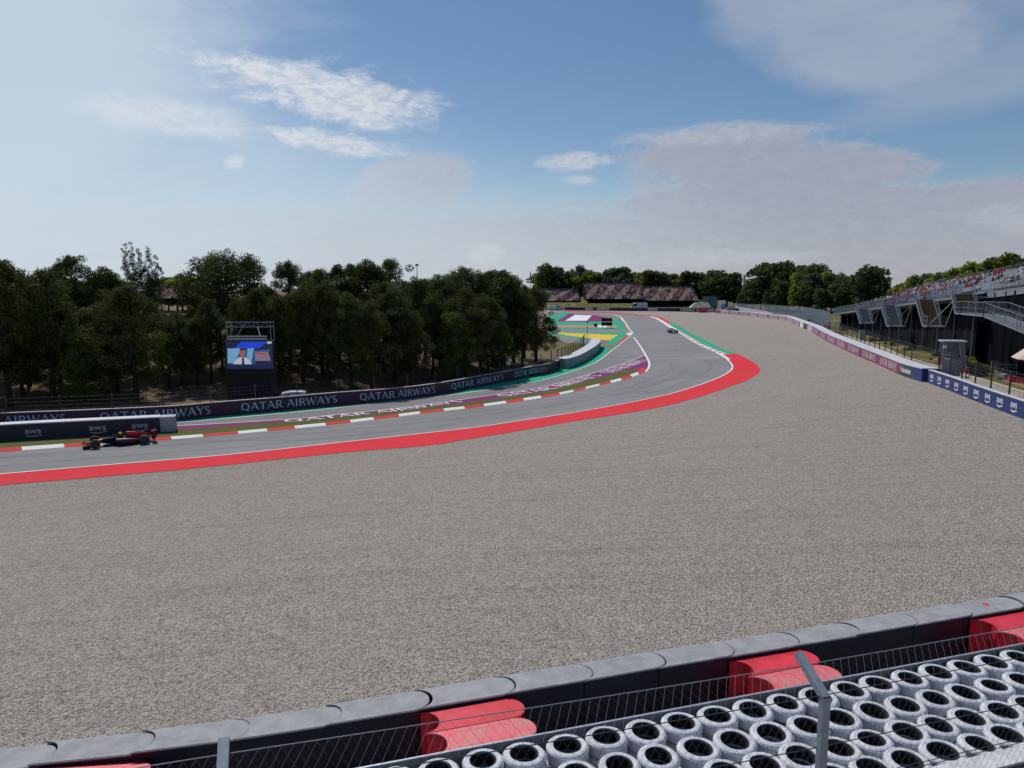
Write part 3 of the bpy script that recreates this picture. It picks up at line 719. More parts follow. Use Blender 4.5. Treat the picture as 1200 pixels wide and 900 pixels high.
def lettering(name, quads, width, P, side, u0, u1, zb, h, m, parent, z_of=None, off=0.02, flat=None, label=None):
    """wrap letters on the face of a wall that follows path P (side=-1: right of the direction of travel)
    flat=(d0, d1): lay them on the ground between side offsets d0 and d1 instead"""
    mb = MB()
    for poly, lay in quads:
        # split wide polygons so that they follow curved walls
        vs = []
        for (x, y) in poly:
            u = u0 + (u1 - u0) * x / width; X, Y, dx, dy = P.at(u)
            if flat:
                d = flat[0] + (flat[1] - flat[0]) * y; px_, py_ = X - dy * d, Y + dx * d
                vs.append((px_, py_, float(T(px_, py_)) + off + 0.003 * (lay % 8)))
            else:
                o = side * (off + 0.0015 * lay); base = z_of(u) if z_of else float(T(X, Y))
                vs.append((X - dy * o, Y + dx * o, base + zb + h * y))
        mb.add(vs, [tuple(range(len(vs)))])
    o = mb.build(name, [m], parent, recalc=False)
    if label: o['label'] = label
    return o

# white lettering on the purple strip: laid flat, read from the stands
QW = word_quads('QATAR AIRWAYS')
pp = Path(pw)
def purple_letters(pa, pb, ks=1.0):
    ua, ub = pp.u_px(pa), pp.u_px(pb)
    d = []
    gg = Path(gw)
    for u in (ua, ub):
        x, y, dx, dy = pp.at(u); q = np.array([[p[0], p[1]] for p in gw]); d.append(float(np.min(np.hypot(q[:, 0]-x, q[:, 1]-y))))
    wd = min(sum(d) / 2, 6) * ks
    tag(lettering('painted_lettering', QW[0], QW[1], pp, 0, ua, ub, 0, 0, M['ban_white'], None, flat=(-wd * 0.90, -wd * 0.12), off=0.054), kind='structure')
purple_letters(332, 533, 0.8); purple_letters(577, 688, 0.85); purple_letters(697, 741, 0.5)
# ------------------------------------------------------------------ trackside walls
def wall_mesh(mb, P, u0, u1, h, w, zb=0.0, step=0.8, back=0.0, slot=0, cap_slot=1, off=0.0):
    """solid wall: face on the path, body reaching w behind it; cap is its own material slot"""
    n = max(1, int((u1 - u0) / step)); us = np.linspace(u0, u1, n + 1); V = []
    for u in us:
        x, y, dx, dy = P.at(u)
        for d in (off, off + w): V.append((x - dy * d, y + dx * d))
    V = np.array(V); z = T(V[:, 0], V[:, 1])
    vs = []
    for i in range(len(us)):
        zg = float(z[2*i]); a, b = V[2*i], V[2*i+1]
        vs += [(a[0], a[1], zg - 0.3 + zb), (a[0], a[1], zg + zb + h), (b[0], b[1], zg + zb + h), (b[0], b[1], zg - 0.3 + zb)]
    b0 = len(mb.v); mb.v += vs
    for i in range(n):
        p = b0 + i * 4
        for (q, r, sl) in ((0, 1, slot), (1, 2, cap_slot), (2, 3, slot)):
            mb.f.append((p + q, p + r, p + 4 + r, p + 4 + q)); mb.mi.append(sl)
    mb.f.append((b0, b0+1, b0+2, b0+3)); mb.mi.append(slot); e = b0 + n * 4; mb.f.append((e, e+3, e+2, e+1)); mb.mi.append(slot)
    return mb
def wall(name, label, cat, P, h, w, face, cap, u0=0, u1=None, lip=0.03, capt=0.06, group=None):
    u1 = P.len if u1 is None else u1
    root = empty(name, (0, 0, 0)); tag(root, label, cat, group)
    mb = MB(); wall_mesh(mb, P, u0, u1, h, w, cap_slot=0); mb.build('wall_panel', [face], root)
    # cap: a thin slab on top, slightly proud
    n = max(1, int((u1 - u0) / 0.8)); us = np.linspace(u0, u1, n + 1); mb = MB(); vs = []
    for u in us:
        x, y, dx, dy = P.at(u); z = float(T(x, y)) + h
        for d, zz in ((-lip, 0.002), (-lip, capt), (w + lip, capt), (w + lip, 0.002)):
            vs.append((x - dy * d, y + dx * d, z + zz))
    fs = [(i*4 + j, i*4 + (j+1) % 4, i*4 + 4 + (j+1) % 4, i*4 + 4 + j) for i in range(n) for j in range(4)] + [(0,1,2,3), tuple(n*4 + j for j in (3,2,1,0))]
    mb.add(vs, fs); mb.build('coping', [cap], root)
    return root
def panel(name, P, u0, u1, z0, z1, m, parent, off=0.012, label=None):
    n = max(1, int((u1 - u0) / 0.8)); us = np.linspace(u0, u1, n + 1); mb = MB(); vs = []
    for u in us:
        x, y, dx, dy = P.at(u); z = float(T(x, y))
        for zz, o in ((z0, 0.002), (z1, 0.002), (z1, off), (z0, off)): vs.append((x + dy * o, y - dx * o, z + zz))
    fs = [(i*4 + j, i*4 + (j+1) % 4, i*4 + 4 + (j+1) % 4, i*4 + 4 + j) for i in range(n) for j in range(4)] + [(0,1,2,3), tuple(n*4 + j for j in (3,2,1,0))]
    mb.add(vs, fs); o = mb.build(name, [m], parent)
    if label: o['label'] = label
    return o

BP = Path([G(*p) for p in smooth_px(BAR_PX, 4)])
HB = 1.36
lw = wall('purple_banner_wall', 'long purple advertising wall curving along the far side of the track below the pines', 'wall', BP, HB, 0.35, M['ban_purple'], M['concrete'], capt=0.05)
for a, b in ((-60, 78), (118, 247), (283, 395), (422, 510), (529, 590), (602.5, 640)):
    lettering('lettering', QW[0], QW[1], BP, -1, BP.u_px(a), BP.u_px(b), 0.36, 0.74, M['ban_letter'], lw)
TP = Path([G(*p) for p in smooth_px([(662,432.6), (669,431.2), (678,428), (686.7,423.2), (695,417.6), (700.5,413.2), (703.2,409.6), (703.8,406.2)], 4)])
M['teal'] = mat('pale_teal_block', (0.22, 0.29, 0.30), 0.55, 0.10, 0.9, streak=0.2)
tw = wall('curved_block_barrier', 'curved pale blue-grey block barrier with a broad white top beyond the purple wall', 'barrier', TP, 1.45, 1.7, M['teal'], M['whitewall'], capt=0.05)
for k in range(1, int(TP.len / 1.5)):
    x, y, dx, dy = TP.at(k * 1.5); z = float(T(x, y)); mb = MB()
    mb.box((x + dy * 0.012, y - dx * 0.012, z + 0.72), (0.035, 0.02, 1.4), math.atan2(dy, dx)); mb.build('joint', [M['darksteel']], tw)

AWSQ = aws_quads()
AP = Path([G(*p) for p in smooth_px([(-150,527), (-60,521.5), (0,517.4), (64,513.6), (120,510.6), (188,506.9)], 4)])
ha = z_at(489.6, *AP.at(AP.len)[:2]) - float(T(*AP.at(AP.len)[:2]))
aw = wall('navy_block_barrier', 'low navy barrier with a white top on the grass behind the racing car', 'barrier', AP, ha, 1.15, M['navy'], M['whitewall'], capt=0.09)
for a, b in ((-38, -20), (30, 49), (105, 125), (155, 174)):
    lettering('lettering', AWSQ[0], AWSQ[1], AP, -1, AP.u_px(a), AP.u_px(b), 0.50, 0.50, M['galvlight'], aw)
x, y, dx, dy = AP.at(AP.len - 0.01); z = float(T(x, y)); mb = MB()
mb.box((x + dx * 0.62 - dy * 0.58, y + dy * 0.62 + dx * 0.58, z + ha / 2 - 0.1), (1.18, 1.22, ha + 0.3), math.atan2(dy, dx))
mb.build('end_block', [M['greypaint']], aw)

RB = [(838,366.9),(850,368.0),(866,369.4),(880,370.6),(900,373.2),(912,374.6),(922,376.6),(931,380.4),(941,384.6),(952,389.6),(960,394.6),(969,400),(980,405.6),(1000,415),(1015,421.6),(1030,428),(1055,439.5),(1068,444.2),(1080,447.6)]
RP = Path([G(*p) for p in smooth_px(RB, 4)])
hr = 1.15
rw = wall('banner_wall', 'long low wall with magenta banners and a broad white top round the far side of the gravel', 'wall', RP, hr, 1.5, M['ban_magenta'], M['whitewall'], capt=0.08)
HQ = font_quads('Heineken', 0.03)
div = [843.7, 854.6, 866, 877.5, 888, 900, 911.7, 920.5, 929.6, 936.7]
def rtext(a, b, lo=0.30, h=0.68):
    ua, ub = RP.u_px(a), RP.u_px(b); g = (ub - ua) * 0.07
    lettering('lettering', QW[0], QW[1], RP, -1, ua + g, ub - g, lo, h, M['ban_white'], rw, off=0.03)
for a, b in zip(div, div[1:]):
    ua, ub = RP.u_px(a), RP.u_px(b); e = (ub - ua) * 0.08
    panel('banner', RP, ua + e, ub - e, 0.10, 1.05, M['ban_pale'], rw, label='pale banner with faded lettering')
    lettering('lettering', QW[0], QW[1], RP, -1, ua + 1.5*e, ub - 1.5*e, 0.32, 0.55, M['ban_magenta'], rw, off=0.03)
panel('banner', RP, RP.u_px(937.5), RP.u_px(941), 0.05, 1.1, M['ban_white'], rw, label='plain white banner')
panel('banner', RP, RP.u_px(941.3), RP.u_px(945.5), 0.05, 1.1, M['darksteel'], rw, label='dark banner')
panel('banner', RP, RP.u_px(946), RP.u_px(951.5), 0.08, 1.08, M['ban_pale'], rw)
for a, b in zip([952.5, 960.6, 968.4, 980.2, 993, 1009.5, 1030], [960, 968, 979.6, 992, 1008.6, 1028, 1053]):
    panel('banner', RP, RP.u_px(a) + 0.12, RP.u_px(b) - 0.5, 0.05, 1.1, M['ban_magenta'], rw)
    rtext(a, b - 1, 0.26, 0.72)
panel('banner', RP, RP.u_px(1054.5), RP.u_px(1068), 0.05, 1.12, M['dgreen'], rw, label='dark green banner')
lettering('lettering', HQ[0], HQ[1], RP, -1, RP.u_px(1055.5), RP.u_px(1067), 0.40, 0.55, M['ban_white'], rw, off=0.03)
panel('banner', RP, RP.u_px(1068.2), RP.len, 0.0, 1.14, M['blue'], rw, label='plain blue banner at the near end')
x, y, dx, dy = RP.at(RP.len - 0.01); z = float(T(x, y)); mb = MB()
mb.box((x + dx * 0.03 - dy * 0.75, y + dy * 0.03 + dx * 0.75, z + hr/2 - 0.15), (0.05, 1.48, hr + 0.28), math.atan2(dy, dx)); mb.build('end_panel', [M['blue']], rw)
RP2 = Path([G(*p) for p in smooth_px([(1087,448.6),(1100,453.4),(1120,461),(1137.8,468.3),(1166,479.2),(1200,491.7),(1240,506),(1290,524)], 4)])
rw2 = wall('blue_banner_wall', 'blue banner wall with a row of white logos at the right edge of the gravel', 'wall', RP2, 1.12, 0.30, M['blue'], M['whitewall'], capt=0.05)
for c_, hw in ((1091.6, 1.9), (1100.4, 2.0), (1109.8, 2.2), (1120.2, 2.4), (1131.2, 2.6), (1143.4, 2.9), (1156.7, 3.1), (1171, 3.4), (1187.4, 3.7), (1206, 4.2)):
    lettering('logo', AWSQ[0], AWSQ[1], RP2, -1, RP2.u_px(c_ - hw), RP2.u_px(c_ + hw), 0.52, 0.52, M['ban_white'], rw2, off=0.02)
# far wall across the end of the gravel
FB = Path([G(*p) for p in [(646,363.4),(680,363.9),(720,364.3),(760,364.7),(800,365.0),(837,365.6)]])
fw = wall('far_banner_wall', 'distant low wall with dark and pale banners below the far grandstands', 'wall', FB, 1.25, 0.4, M['ban_purple'], M['concrete'], capt=0.05)
random.seed(3); u = 2.0
cols = ['ban_pale', 'galvlight', 'ban_magenta', 'navy', 'ban_pale', 'ban_pale', 'hazyblue']; M['hazyblue'] = mat('faded_blue_banner', (0.20, 0.20, 0.34), 0.6, 0.1)
while u < FB.len - 6:
    wv = random.uniform(3, 7); panel('banner', FB, u, u + wv, 0.12, 1.15, M[random.choice(cols)], fw); u += wv + random.uniform(0.3, 1.6)

# ------------------------------------------------------------------ fences
def fence(name, label, P, h, posts, u0, u1, pm, wm, pr=0.05, cell=0.3, wr=0.006, group=None, lean=0.0, thick=False, zoff=0):
    root = empty(name); tag(root, label, 'fence', group)
    for u in posts:
        x, y, dx, dy = P.at(u); z = float(T(x, y)); mb = MB()
        mb.box((x, y, z + zoff + h / 2 - 0.15), (pr * 1.6, pr * 1.6, h + 0.3), math.atan2(dy, dx))
        if lean: mb.tube((x, y, z + zoff + h - 0.02), (x + dy * lean, y - dx * lean, z + zoff + h + 0.45), pr * 0.7, pr * 0.6, 6)
        mb.build('post', [pm], root)
    mb = MB(); n = max(1, int((u1 - u0) / 2.0)); us = np.linspace(u0, u1, n + 1)
    pts = [(P.at(u)[0], P.at(u)[1]) for u in us]; zs = [float(T(*p)) + zoff for p in pts]
    rows = np.arange(0.05, h, cell)
    for a, b, za, zb in zip(pts, pts[1:], zs, zs[1:]):
        for r_ in rows: mb.tube((a[0], a[1], za + r_), (b[0], b[1], zb + r_), wr, None, 3, False)
        L = math.dist(a, b); k = max(1, int(L / cell))
        for i in range(k):
            t = i / k; x = a[0] + (b[0]-a[0]) * t; y = a[1] + (b[1]-a[1]) * t; z = za + (zb-za) * t
            mb.tube((x, y, z + 0.03), (x, y, z + h), wr, None, 3, False)
    mb.build('wire_mesh', [wm], root, recalc=False)
    return root
FL = offset_path(BP, 1.1)
fence('catch_fence', 'tall dark wire fence standing behind the long purple wall in front of the pines', FL, 2.7, np.arange(1, FL.len - 4, 4.2), 0, FL.len - 4, M['rustpost'], M['darksteel'], pr=0.045, cell=0.35, wr=0.004)
FL2 = offset_path(TP, 3.0)
fence('catch_fence', 'short dark wire fence with close posts behind the curved pale block barrier', FL2, 2.6, np.arange(0.3, FL2.len, 2.2), 0, FL2.len, M['darksteel'], M['darksteel'], pr=0.06, cell=0.35, wr=0.004)
RF = offset_path(RP, 2.4)
ru = [RF.u_px(p) for p in np.array([972, 979, 986, 992.5, 998, 1003.5, 1008, 1013, 1018.5, 1024.5, 1030, 1036.5, 1043.5, 1050.5, 1059, 1067.5])]
fence('catch_fence', 'wire fence with dark posts behind the white-topped magenta banner wall', RF, 2.5, ru, RF.u_px(968), RF.len, M['darksteel'], M['wire'], pr=0.055, cell=0.3, wr=0.004)
RF2 = offset_path(RP2, 0.8)
fence('catch_fence', 'wire fence with tall dark posts behind the blue banner wall at the right edge', RF2, 2.6, [RF2.u_px(p) for p in (1088, 1099, 1112, 1126, 1141.5, 1159.5, 1181, 1206, 1235)], 0, RF2.len - 1, M['darksteel'], M['wire'], pr=0.055, cell=0.25, wr=0.004)
RF3 = offset_path(RP, 4.5)
fence('security_fence', 'dense pale steel fence in front of the dark trees, beyond the pale banners', RF3, 3.4, np.arange(RF3.u_px(850), RF3.u_px(972), 2.5), RF3.u_px(850), RF3.u_px(972), M['galvlight'], M['galvlight'], pr=0.10, cell=0.30, wr=0.022)
FB2 = offset_path(FB, 4.0)
fence('catch_fence', 'distant wire fence behind the low wall below the far grandstands', FB2, 2.2, np.arange(1, FB2.len, 5.0), 0, FB2.len, M['rustpost'], M['wire'], pr=0.07, cell=0.6, wr=0.008)
# white boards sloping down behind the pale banners
WB = offset_path(RP, 3.2)
mb = MB(); ua, ub = WB.u_px(861), WB.u_px(905); n = 16; vs = []
for i in range(n + 1):
    u = ua + (ub - ua) * i / n; x, y, dx, dy = WB.at(u); z = float(T(x, y)); hh = 2.5 - 1.2 * i / n
    for o, zz in ((0, -0.2), (0, hh), (0.12, hh), (0.12, -0.2)): vs.append((x - dy * o, y + dx * o, z + zz))
mb.add(vs, [(i*4 + j, i*4 + (j+1) % 4, i*4 + 4 + (j+1) % 4, i*4 + 4 + j) for i in range(n) for j in range(4)] + [(0,1,2,3), (n*4+3, n*4+2, n*4+1, n*4)])
tag(mb.build('white_board', [M['whitewall']]), 'white boards tapering down between the pale banners and the steel fence', 'board')
# low cream wall and path behind the right-hand fence
CP = Path([G(*p) for p in smooth_px([(990,394.5),(1010,401.5),(1035,410),(1060,420.5),(1098,432),(1138,444.5),(1166,453),(1200,463.5),(1250,480)], 4)])
wall('cream_kerb_wall', 'low cream concrete edging running behind the right-hand fence', 'wall', CP, 0.22, 0.25, M['cream'], M['cream'], capt=0.03)
pb = [G(*p) for p in [(960,386),(990,395),(1010,402),(1035,410.5),(1060,421),(1098,432.6),(1138,445),(1166,453.6),(1200,464),(1250,481)]]
pf = [RF.at(RF.u_px(p))[:2] for p in (960, 985, 1005, 1025, 1050, 1068)] + [RF2.at(RF2.u_px(p))[:2] for p in (1090, 1120, 1160, 1200, 1240)]
drape('service_path', [tuple(p) for p in pf] + pb[::-1], M['path'], 0.012, world_pts=True)

# ------------------------------------------------------------------ foreground barrier
E_ = Vector((math.cos(R(17)), math.sin(R(17)), 0)); N_ = Vector((-math.sin(R(17)), math.cos(R(17)), 0))
def SN(s, n, z=0): v = E_ * s + N_ * n; return Vector((v.x, v.y, z))
ZG = 3.0
def block_outline(L=1.5, W=0.6, inset=0.0, gap=0.012):
    o = []; r = W / 2 - inset; n = 10
    # convex nose to the right, matching hollow on the left
    x1 = L / 2 - gap
    for i in range(n + 1):
        t = -math.pi/2 + math.pi * i / n; o.append((x1 + r * 0.93 * math.cos(t), r * math.sin(t)))
    x0 = -L / 2 + gap + inset * 1.2
    for i in range(n + 1):
        t = math.pi/2 - math.pi * i / n; o.append((x0 + (r * 0.93) * math.cos(t), r * math.sin(t)))
    return o
def make_block(name, h, side, lid, groove, hinset=0.0):
    root = empty(name)
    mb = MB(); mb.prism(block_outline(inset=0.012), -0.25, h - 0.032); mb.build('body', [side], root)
    mb = MB(); mb.prism(block_outline(), h - 0.030, h - 0.008); mb.prism(block_outline(inset=0.014), h - 0.008, h)
    mb.build('lid', [lid], root)
    ring = []
    for i in range(41):
        t = 2 * math.pi * i / 40; cx = 0.46 if math.cos(t) > 0 else -0.26
        ring.append((cx + 0.19 * math.cos(t) + 0.02, 0.19 * math.sin(t), h + 0.004))
    mb = MB(); mb.path([(x, y, z - 0.0065) for x, y, z in ring], 0.0048, 4); mb.build('lid_rib', [groove], root)
    return root
def BLK(sb, n):
    """the block row bends back a little and drops towards its left end"""
    dz = 0.0
    if sb < 1.84:
        m = 1.84 - sb; s_ = 1.84 - m * 0.985; n = n + 0.0110 * m * m + 0.055 * m; p = SN(s_, n); p.z = ZG - 0.052 * m; return p
    p = SN(sb, n); p.z = ZG; return p
def BANG(sb, n): a, b = BLK(sb - 0.5, n), BLK(sb + 0.5, n); return math.atan2(b.y - a.y, b.x - a.x)
blk = make_block('barrier_block', 1.20, M['barshade'], M['lid'], M['lid'])
redb = make_block('red_barrier_block', 1.12, M['redpl'], M['redpl'], M['redpl'])
ordn = ['first', 'second', 'third', 'fourth', 'fifth', 'sixth', 'seventh', 'eighth', 'ninth', 'tenth', 'eleventh', 'twelfth', 'thirteenth', 'fourteenth', 'fifteenth']
k0 = -6; cnt = 0; first = True
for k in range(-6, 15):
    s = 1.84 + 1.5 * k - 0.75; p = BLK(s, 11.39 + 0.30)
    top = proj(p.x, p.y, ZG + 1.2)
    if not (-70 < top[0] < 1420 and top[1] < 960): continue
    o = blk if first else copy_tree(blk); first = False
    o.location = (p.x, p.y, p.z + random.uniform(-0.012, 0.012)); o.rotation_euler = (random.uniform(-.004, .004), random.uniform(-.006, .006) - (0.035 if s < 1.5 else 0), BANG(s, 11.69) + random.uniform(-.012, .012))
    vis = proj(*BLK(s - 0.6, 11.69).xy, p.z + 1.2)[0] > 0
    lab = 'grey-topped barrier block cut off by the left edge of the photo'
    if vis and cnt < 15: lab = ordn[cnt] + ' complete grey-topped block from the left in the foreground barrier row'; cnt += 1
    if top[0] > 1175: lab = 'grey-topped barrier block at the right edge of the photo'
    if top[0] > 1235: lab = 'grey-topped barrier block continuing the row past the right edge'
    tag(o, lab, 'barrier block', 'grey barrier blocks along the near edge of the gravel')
    if k == 9:
        mb = MB(); mb.lathe([(0.001, 1.206), (0.07, 1.206), (0.07, 1.202)], 14, c=(0.15, 0.06, 0)); mb.build('red_spot', [M['redpl']], o)
first = True
names = {-1: 'near the bottom left corner', 0: 'left of the middle of the photo', 1: 'beside the bent fence post', 2: 'at the right edge of the photo'}
for j in (-1, 0, 1, 2):
    for row, n in ((0, 11.085), (1, 10.475)):
        s = 2.59 + 6 * j; p = BLK(s, n)
        o = redb if first else copy_tree(redb); first = False
        o.location = (p.x, p.y, p.z + random.uniform(-0.01, 0.01)); o.rotation_euler = (0, random.uniform(-.006, .006), BANG(s, n) + random.uniform(-.02, .02))
        tag(o, 'red barrier block %s, %s' % (names[j], 'touching the grey row' if row == 0 else 'nearer the tyres'), 'barrier block', 'red barrier blocks behind the grey row')
        if row == 1:
            for c in o.children:
                if c.name.startswith('lid') and 'rib' not in c.name:
                    c.data = c.data.copy(); c.data.materials[0] = M['redworn']
# tyre wall
def tyre_mesh(ro=0.33, hz=0.12):
    prof = []
    for i in range(20):
        t = 2 * math.pi * (i + 0.5) / 20; c, s_ = math.cos(t), math.sin(t)
        r = (ro - 0.068) + 0.068 * (abs(c) ** 0.62) * (1 if c > 0 else -1); z = 0.12 + 0.112 * (abs(s_) ** 0.62) * (1 if s_ > 0 else -1)
        prof.append((r, z))
    mb = MB(); mb.lathe(prof, 30, closed=True)
    # moulded rings on the sidewall, short tread lugs on the shoulder, unpainted inside
    for r in (ro - 0.102, ro - 0.056):
        mb.lathe([(r - 0.005, 0.226), (r - 0.002, 0.2345), (r + 0.002, 0.2345), (r + 0.005, 0.226)], 30)
    for i in range(34):
        a = 2 * math.pi * i / 34
        mb.box(((ro - .0015) * math.cos(a), (ro - .0015) * math.sin(a), 0.12), (0.008, 0.036, 0.15), a)
    me = mb.mesh('tyre', [M['tyre'], M['rubber']], smooth=True)
    for p in me.polygons:
        if math.hypot(p.center.x, p.center.y) < ro - 0.112: p.material_index = 1
    return me
TY = tyre_mesh(); TY2 = tyre_mesh(0.312, 0.115); random.seed(11)
stack0 = None
rowlab = {0: 'in the row of tyres nearest the red blocks', 1: 'in the second row of tyres from the gravel side', 2: 'in the third row of tyres from the gravel side', 3: 'in the row of tyres against the concrete wall'}
for row, n in enumerate((9.72, 9.08, 8.46, 7.90)):
    for k in range(-14, 22):
        s = 5.196 + 0.667 * k + (0, -0.09, -0.02, 0.12)[row] + (0.0, 0.30, 0.0, 0.30)[row] * 0
        p = SN(s, n); q = proj(p.x, p.y, ZG + 1.2)
        if not (-30 < q[0] < 1400 and q[1] < 935): continue
        root = empty('tyre_stack', (p.x + random.uniform(-.02, .02), p.y + random.uniform(-.02, .02), ZG), random.uniform(0, 6.28))
        tag(root, 'stack of white-painted tyres ' + rowlab[row], 'tyre stack', 'white tyre stacks ' + rowlab[row])
        for i in range(5):
            o = link('tyre', TY2 if random.random() < 0.28 else TY, root)
            o.location = (random.uniform(-.015, .015), random.uniform(-.015, .015), i * 0.245 - 0.005 + random.uniform(0, 0.01))
            o.rotation_euler = (random.uniform(-.05, .05), random.uniform(-.05, .05), random.uniform(0, 6.28))
# rubber belt wrapped round the gravel side of the tyres
root = empty('rubber_belt', (0, 0, 0)); tag(root, 'grey rubber belt standing between the red blocks and the white tyres', 'belt')
M['belt'] = mat('grey_rubber_belt', (0.135, 0.15, 0.18), 0.6, 0.12, 3.0, streak=0.3)
mb = MB(); c = SN(5.5, 10.095, ZG + 0.60); mb.box(c, (31, 0.02, 1.22), R(17)); mb.build('belt', [M['belt']], root)
mb = MB(); c = SN(5.5, 10.095, ZG + 1.217); mb.box(c, (31, 0.034, 0.012), R(17)); mb.build('belt_rim', [M['galv']], root)
# concrete wall carrying the fence
root = empty('concrete_wall', (0, 0, 0)); tag(root, 'concrete wall with a pale top between the white tyres and the wire fence', 'wall')
M['wallface'] = mat('stained_concrete', (0.11, 0.10, 0.095), 0.9, 0.2, 2.5, 0.3, 25, streak=0.5)
M['walltop'] = mat('pale_wall_top', (0.60, 0.61, 0.63), 0.85, 0.1, 4.0, 0.3, 25, col2=(0.48, 0.48, 0.50))
mb = MB(); mb.box(SN(6.5, 7.43, ZG + 0.5), (33, 0.26, 1.5), R(17)); mb.build('wall_body', [M['wallface']], root)
mb = MB(); mb.box(SN(6.5, 7.43, ZG + 1.27), (33, 0.30, 0.036), R(17)); mb.build('coping', [M['walltop']], root)
# near fence with bent posts
root = empty('safety_fence', (0, 0, 0)); tag(root, 'chain-link safety fence with bent steel posts in front of the white tyres', 'fence')
NF = 7.18; ZB = 6.00; ZT = 6.33; NT_ = 7.72; Z0 = 3.4
for s in (-0.86, 6.42, 13.7):
    mb = MB(); NF = 7.18 + 0.035 * max(0, 6.42 - s); NT_ = NF + 0.54
    # channel section: web facing the camera and two flanges
    for (ds, dn, ws, wn) in ((0, -0.022, 0.115, 0.012), (-0.052, 0.02, 0.012, 0.075), (0.052, 0.02, 0.012, 0.075)):
        a = SN(s + ds, NF + dn, (ZB + Z0) / 2); mb.box(a, (ws, wn, ZB - Z0), R(17))
    d = math.atan2(ZT - ZB, NT_ - NF); L = math.hypot(ZT - ZB, NT_ - NF)
    Mx = Matrix.Rotation(R(17), 3, 'Z') @ Matrix.Rotation(-(math.pi/2 - d), 3, 'X')
    for (ds, dn, ws, wn) in ((0, -0.022, 0.115, 0.012), (-0.052, 0.02, 0.012, 0.075), (0.052, 0.02, 0.012, 0.075)):
        ctr = SN(s, (NF + NT_) / 2, (ZB + ZT) / 2) + Mx @ Vector((ds, dn, 0)); mb.box(ctr, (ws, wn, L + 0.01), M=Mx)
    mb.build('post', [M['galv']], root)
M['linkwire'] = mat('dull_link_wire', (0.15, 0.15, 0.155), 0.6, 0.1)
def fpos(s, v):
    hv = ZB - 4.25; NF = 7.18 + 0.035 * max(0, 6.42 - s); NT_ = NF + 0.54
    if v < hv: return SN(s, NF + 0.05, 4.25 + v)
    t = (v - hv) / math.hypot(ZT - ZB, NT_ - NF); return SN(s, NF + 0.05 + (NT_ - NF) * t, ZB + (ZT - ZB) * t)
HV = ZB - 4.25; VT = HV + math.hypot(ZT - ZB, NT_ - NF) - 0.20
mb = MB(); c = 0.125; s0, s1 = -4.5, 20.5; slope = 0.58      # horizontal run per unit height
k = s0 - VT * slope
while k < s1 + VT * slope:
    for sg in (1, -1):
        a0 = k if sg > 0 else k + VT * slope
        for va, vb in ((0, HV), (HV, VT)):
            sa, sb = a0 + sg * va * slope, a0 + sg * vb * slope
            if max(sa, sb) < s0 or min(sa, sb) > s1: continue
            mb.tube(fpos(sa, va), fpos(sb, vb), 0.0015, None, 3, False)
    k += c
mb.build('chain_link_mesh', [M['linkwire']], root, recalc=False)
for v, r in ((VT, 0.007), (HV, 0.007), (HV - 0.72, 0.007), (HV - 1.28, 0.006), (HV - 1.34, 0.006)):
    mb = MB(); pts = [fpos(s, v) + Vector((0, 0, -0.012 * math.sin(math.pi * ((s + 0.72) / 7.14 % 1)))) for s in np.arange(-4.5, 20.6, 0.5)]
    mb.path(pts, r, 5); mb.build('tension_cable', [M['cable'] if v < VT else M['wire']], root)
# ------------------------------------------------------------------ trees
def leaf_cloud(mb, rng, blobs, per, size, flat=0.75, up=0.15, asp=1.0, jit=0.75):
    """scatter leaf-sized faces over many small clumps"""
    for (c, r) in blobs:
        k = int(per * (r ** 2) * 1.0)
        d = rng.normal(size=(k, 3)); d /= np.linalg.norm(d, axis=1)[:, None] + 1e-9
        rad = r * (0.55 + 0.5 * rng.random(k)) ; d[:, 2] = d[:, 2] * flat + up
        P = np.array(c) + d * rad[:, None]
        nrm = d + rng.normal(size=(k, 3)) * jit; nrm /= np.linalg.norm(nrm, axis=1)[:, None] + 1e-9
        a = np.cross(nrm, rng.normal(size=(k, 3))); a /= np.linalg.norm(a, axis=1)[:, None] + 1e-9
        b = np.cross(nrm, a); s = size * (0.6 + 0.8 * rng.random(k))[:, None]
        q = [P - a*s*0.5 - b*s*0.32*asp, P + a*s*0.5 - b*s*0.32*asp, P + a*s*0.42 + b*s*0.34*asp, P - a*s*0.36 + b*s*0.36*asp]
        base = len(mb.v)
        arr = np.stack(q, 1).reshape(-1, 3); mb.v += [tuple(v) for v in arr]
        for i in range(k): mb.f.append((base+4*i, base+4*i+1, base+4*i+2, base+4*i+3)); mb.mi.append(0)
def trunk_mesh(rng, h, r, limbs, lean=0.06, name='trunk', m=None, blobs=None):
    mb = MB(); pts = []; x = y = 0.0
    for i in range(7):
        t = i / 6; pts.append(Vector((x, y, h * t))); x += rng.normal() * lean * h * 0.12 + lean * h * 0.05; y += rng.normal() * lean * h * 0.10
    for i in range(6): mb.tube(pts[i], pts[i+1], r * (1 - i / 7.5) * (1.25 if i == 0 else 1), r * (1 - (i+1) / 7.5), 8, False)
    if blobs:
        sel = rng.choice(len(blobs), min(limbs, len(blobs)), replace=False)
        for j in sel:
            c = Vector(blobs[j][0]); z = max(h * 0.3, min(c.z - 0.6, h * 0.95)); i = min(5, int(z / h * 6)); p = pts[i].lerp(pts[i+1], z / h * 6 - i)
            mid = p.lerp(c, 0.55) + Vector((0, 0, -0.25)); rr = r * 0.34
            mb.tube(p, mid, rr, rr * 0.65, 5, False); mb.tube(mid, c, rr * 0.65, rr * 0.2, 5, False)
    return mb.mesh(name, [m or M['bark']], smooth=True, recalc=False)
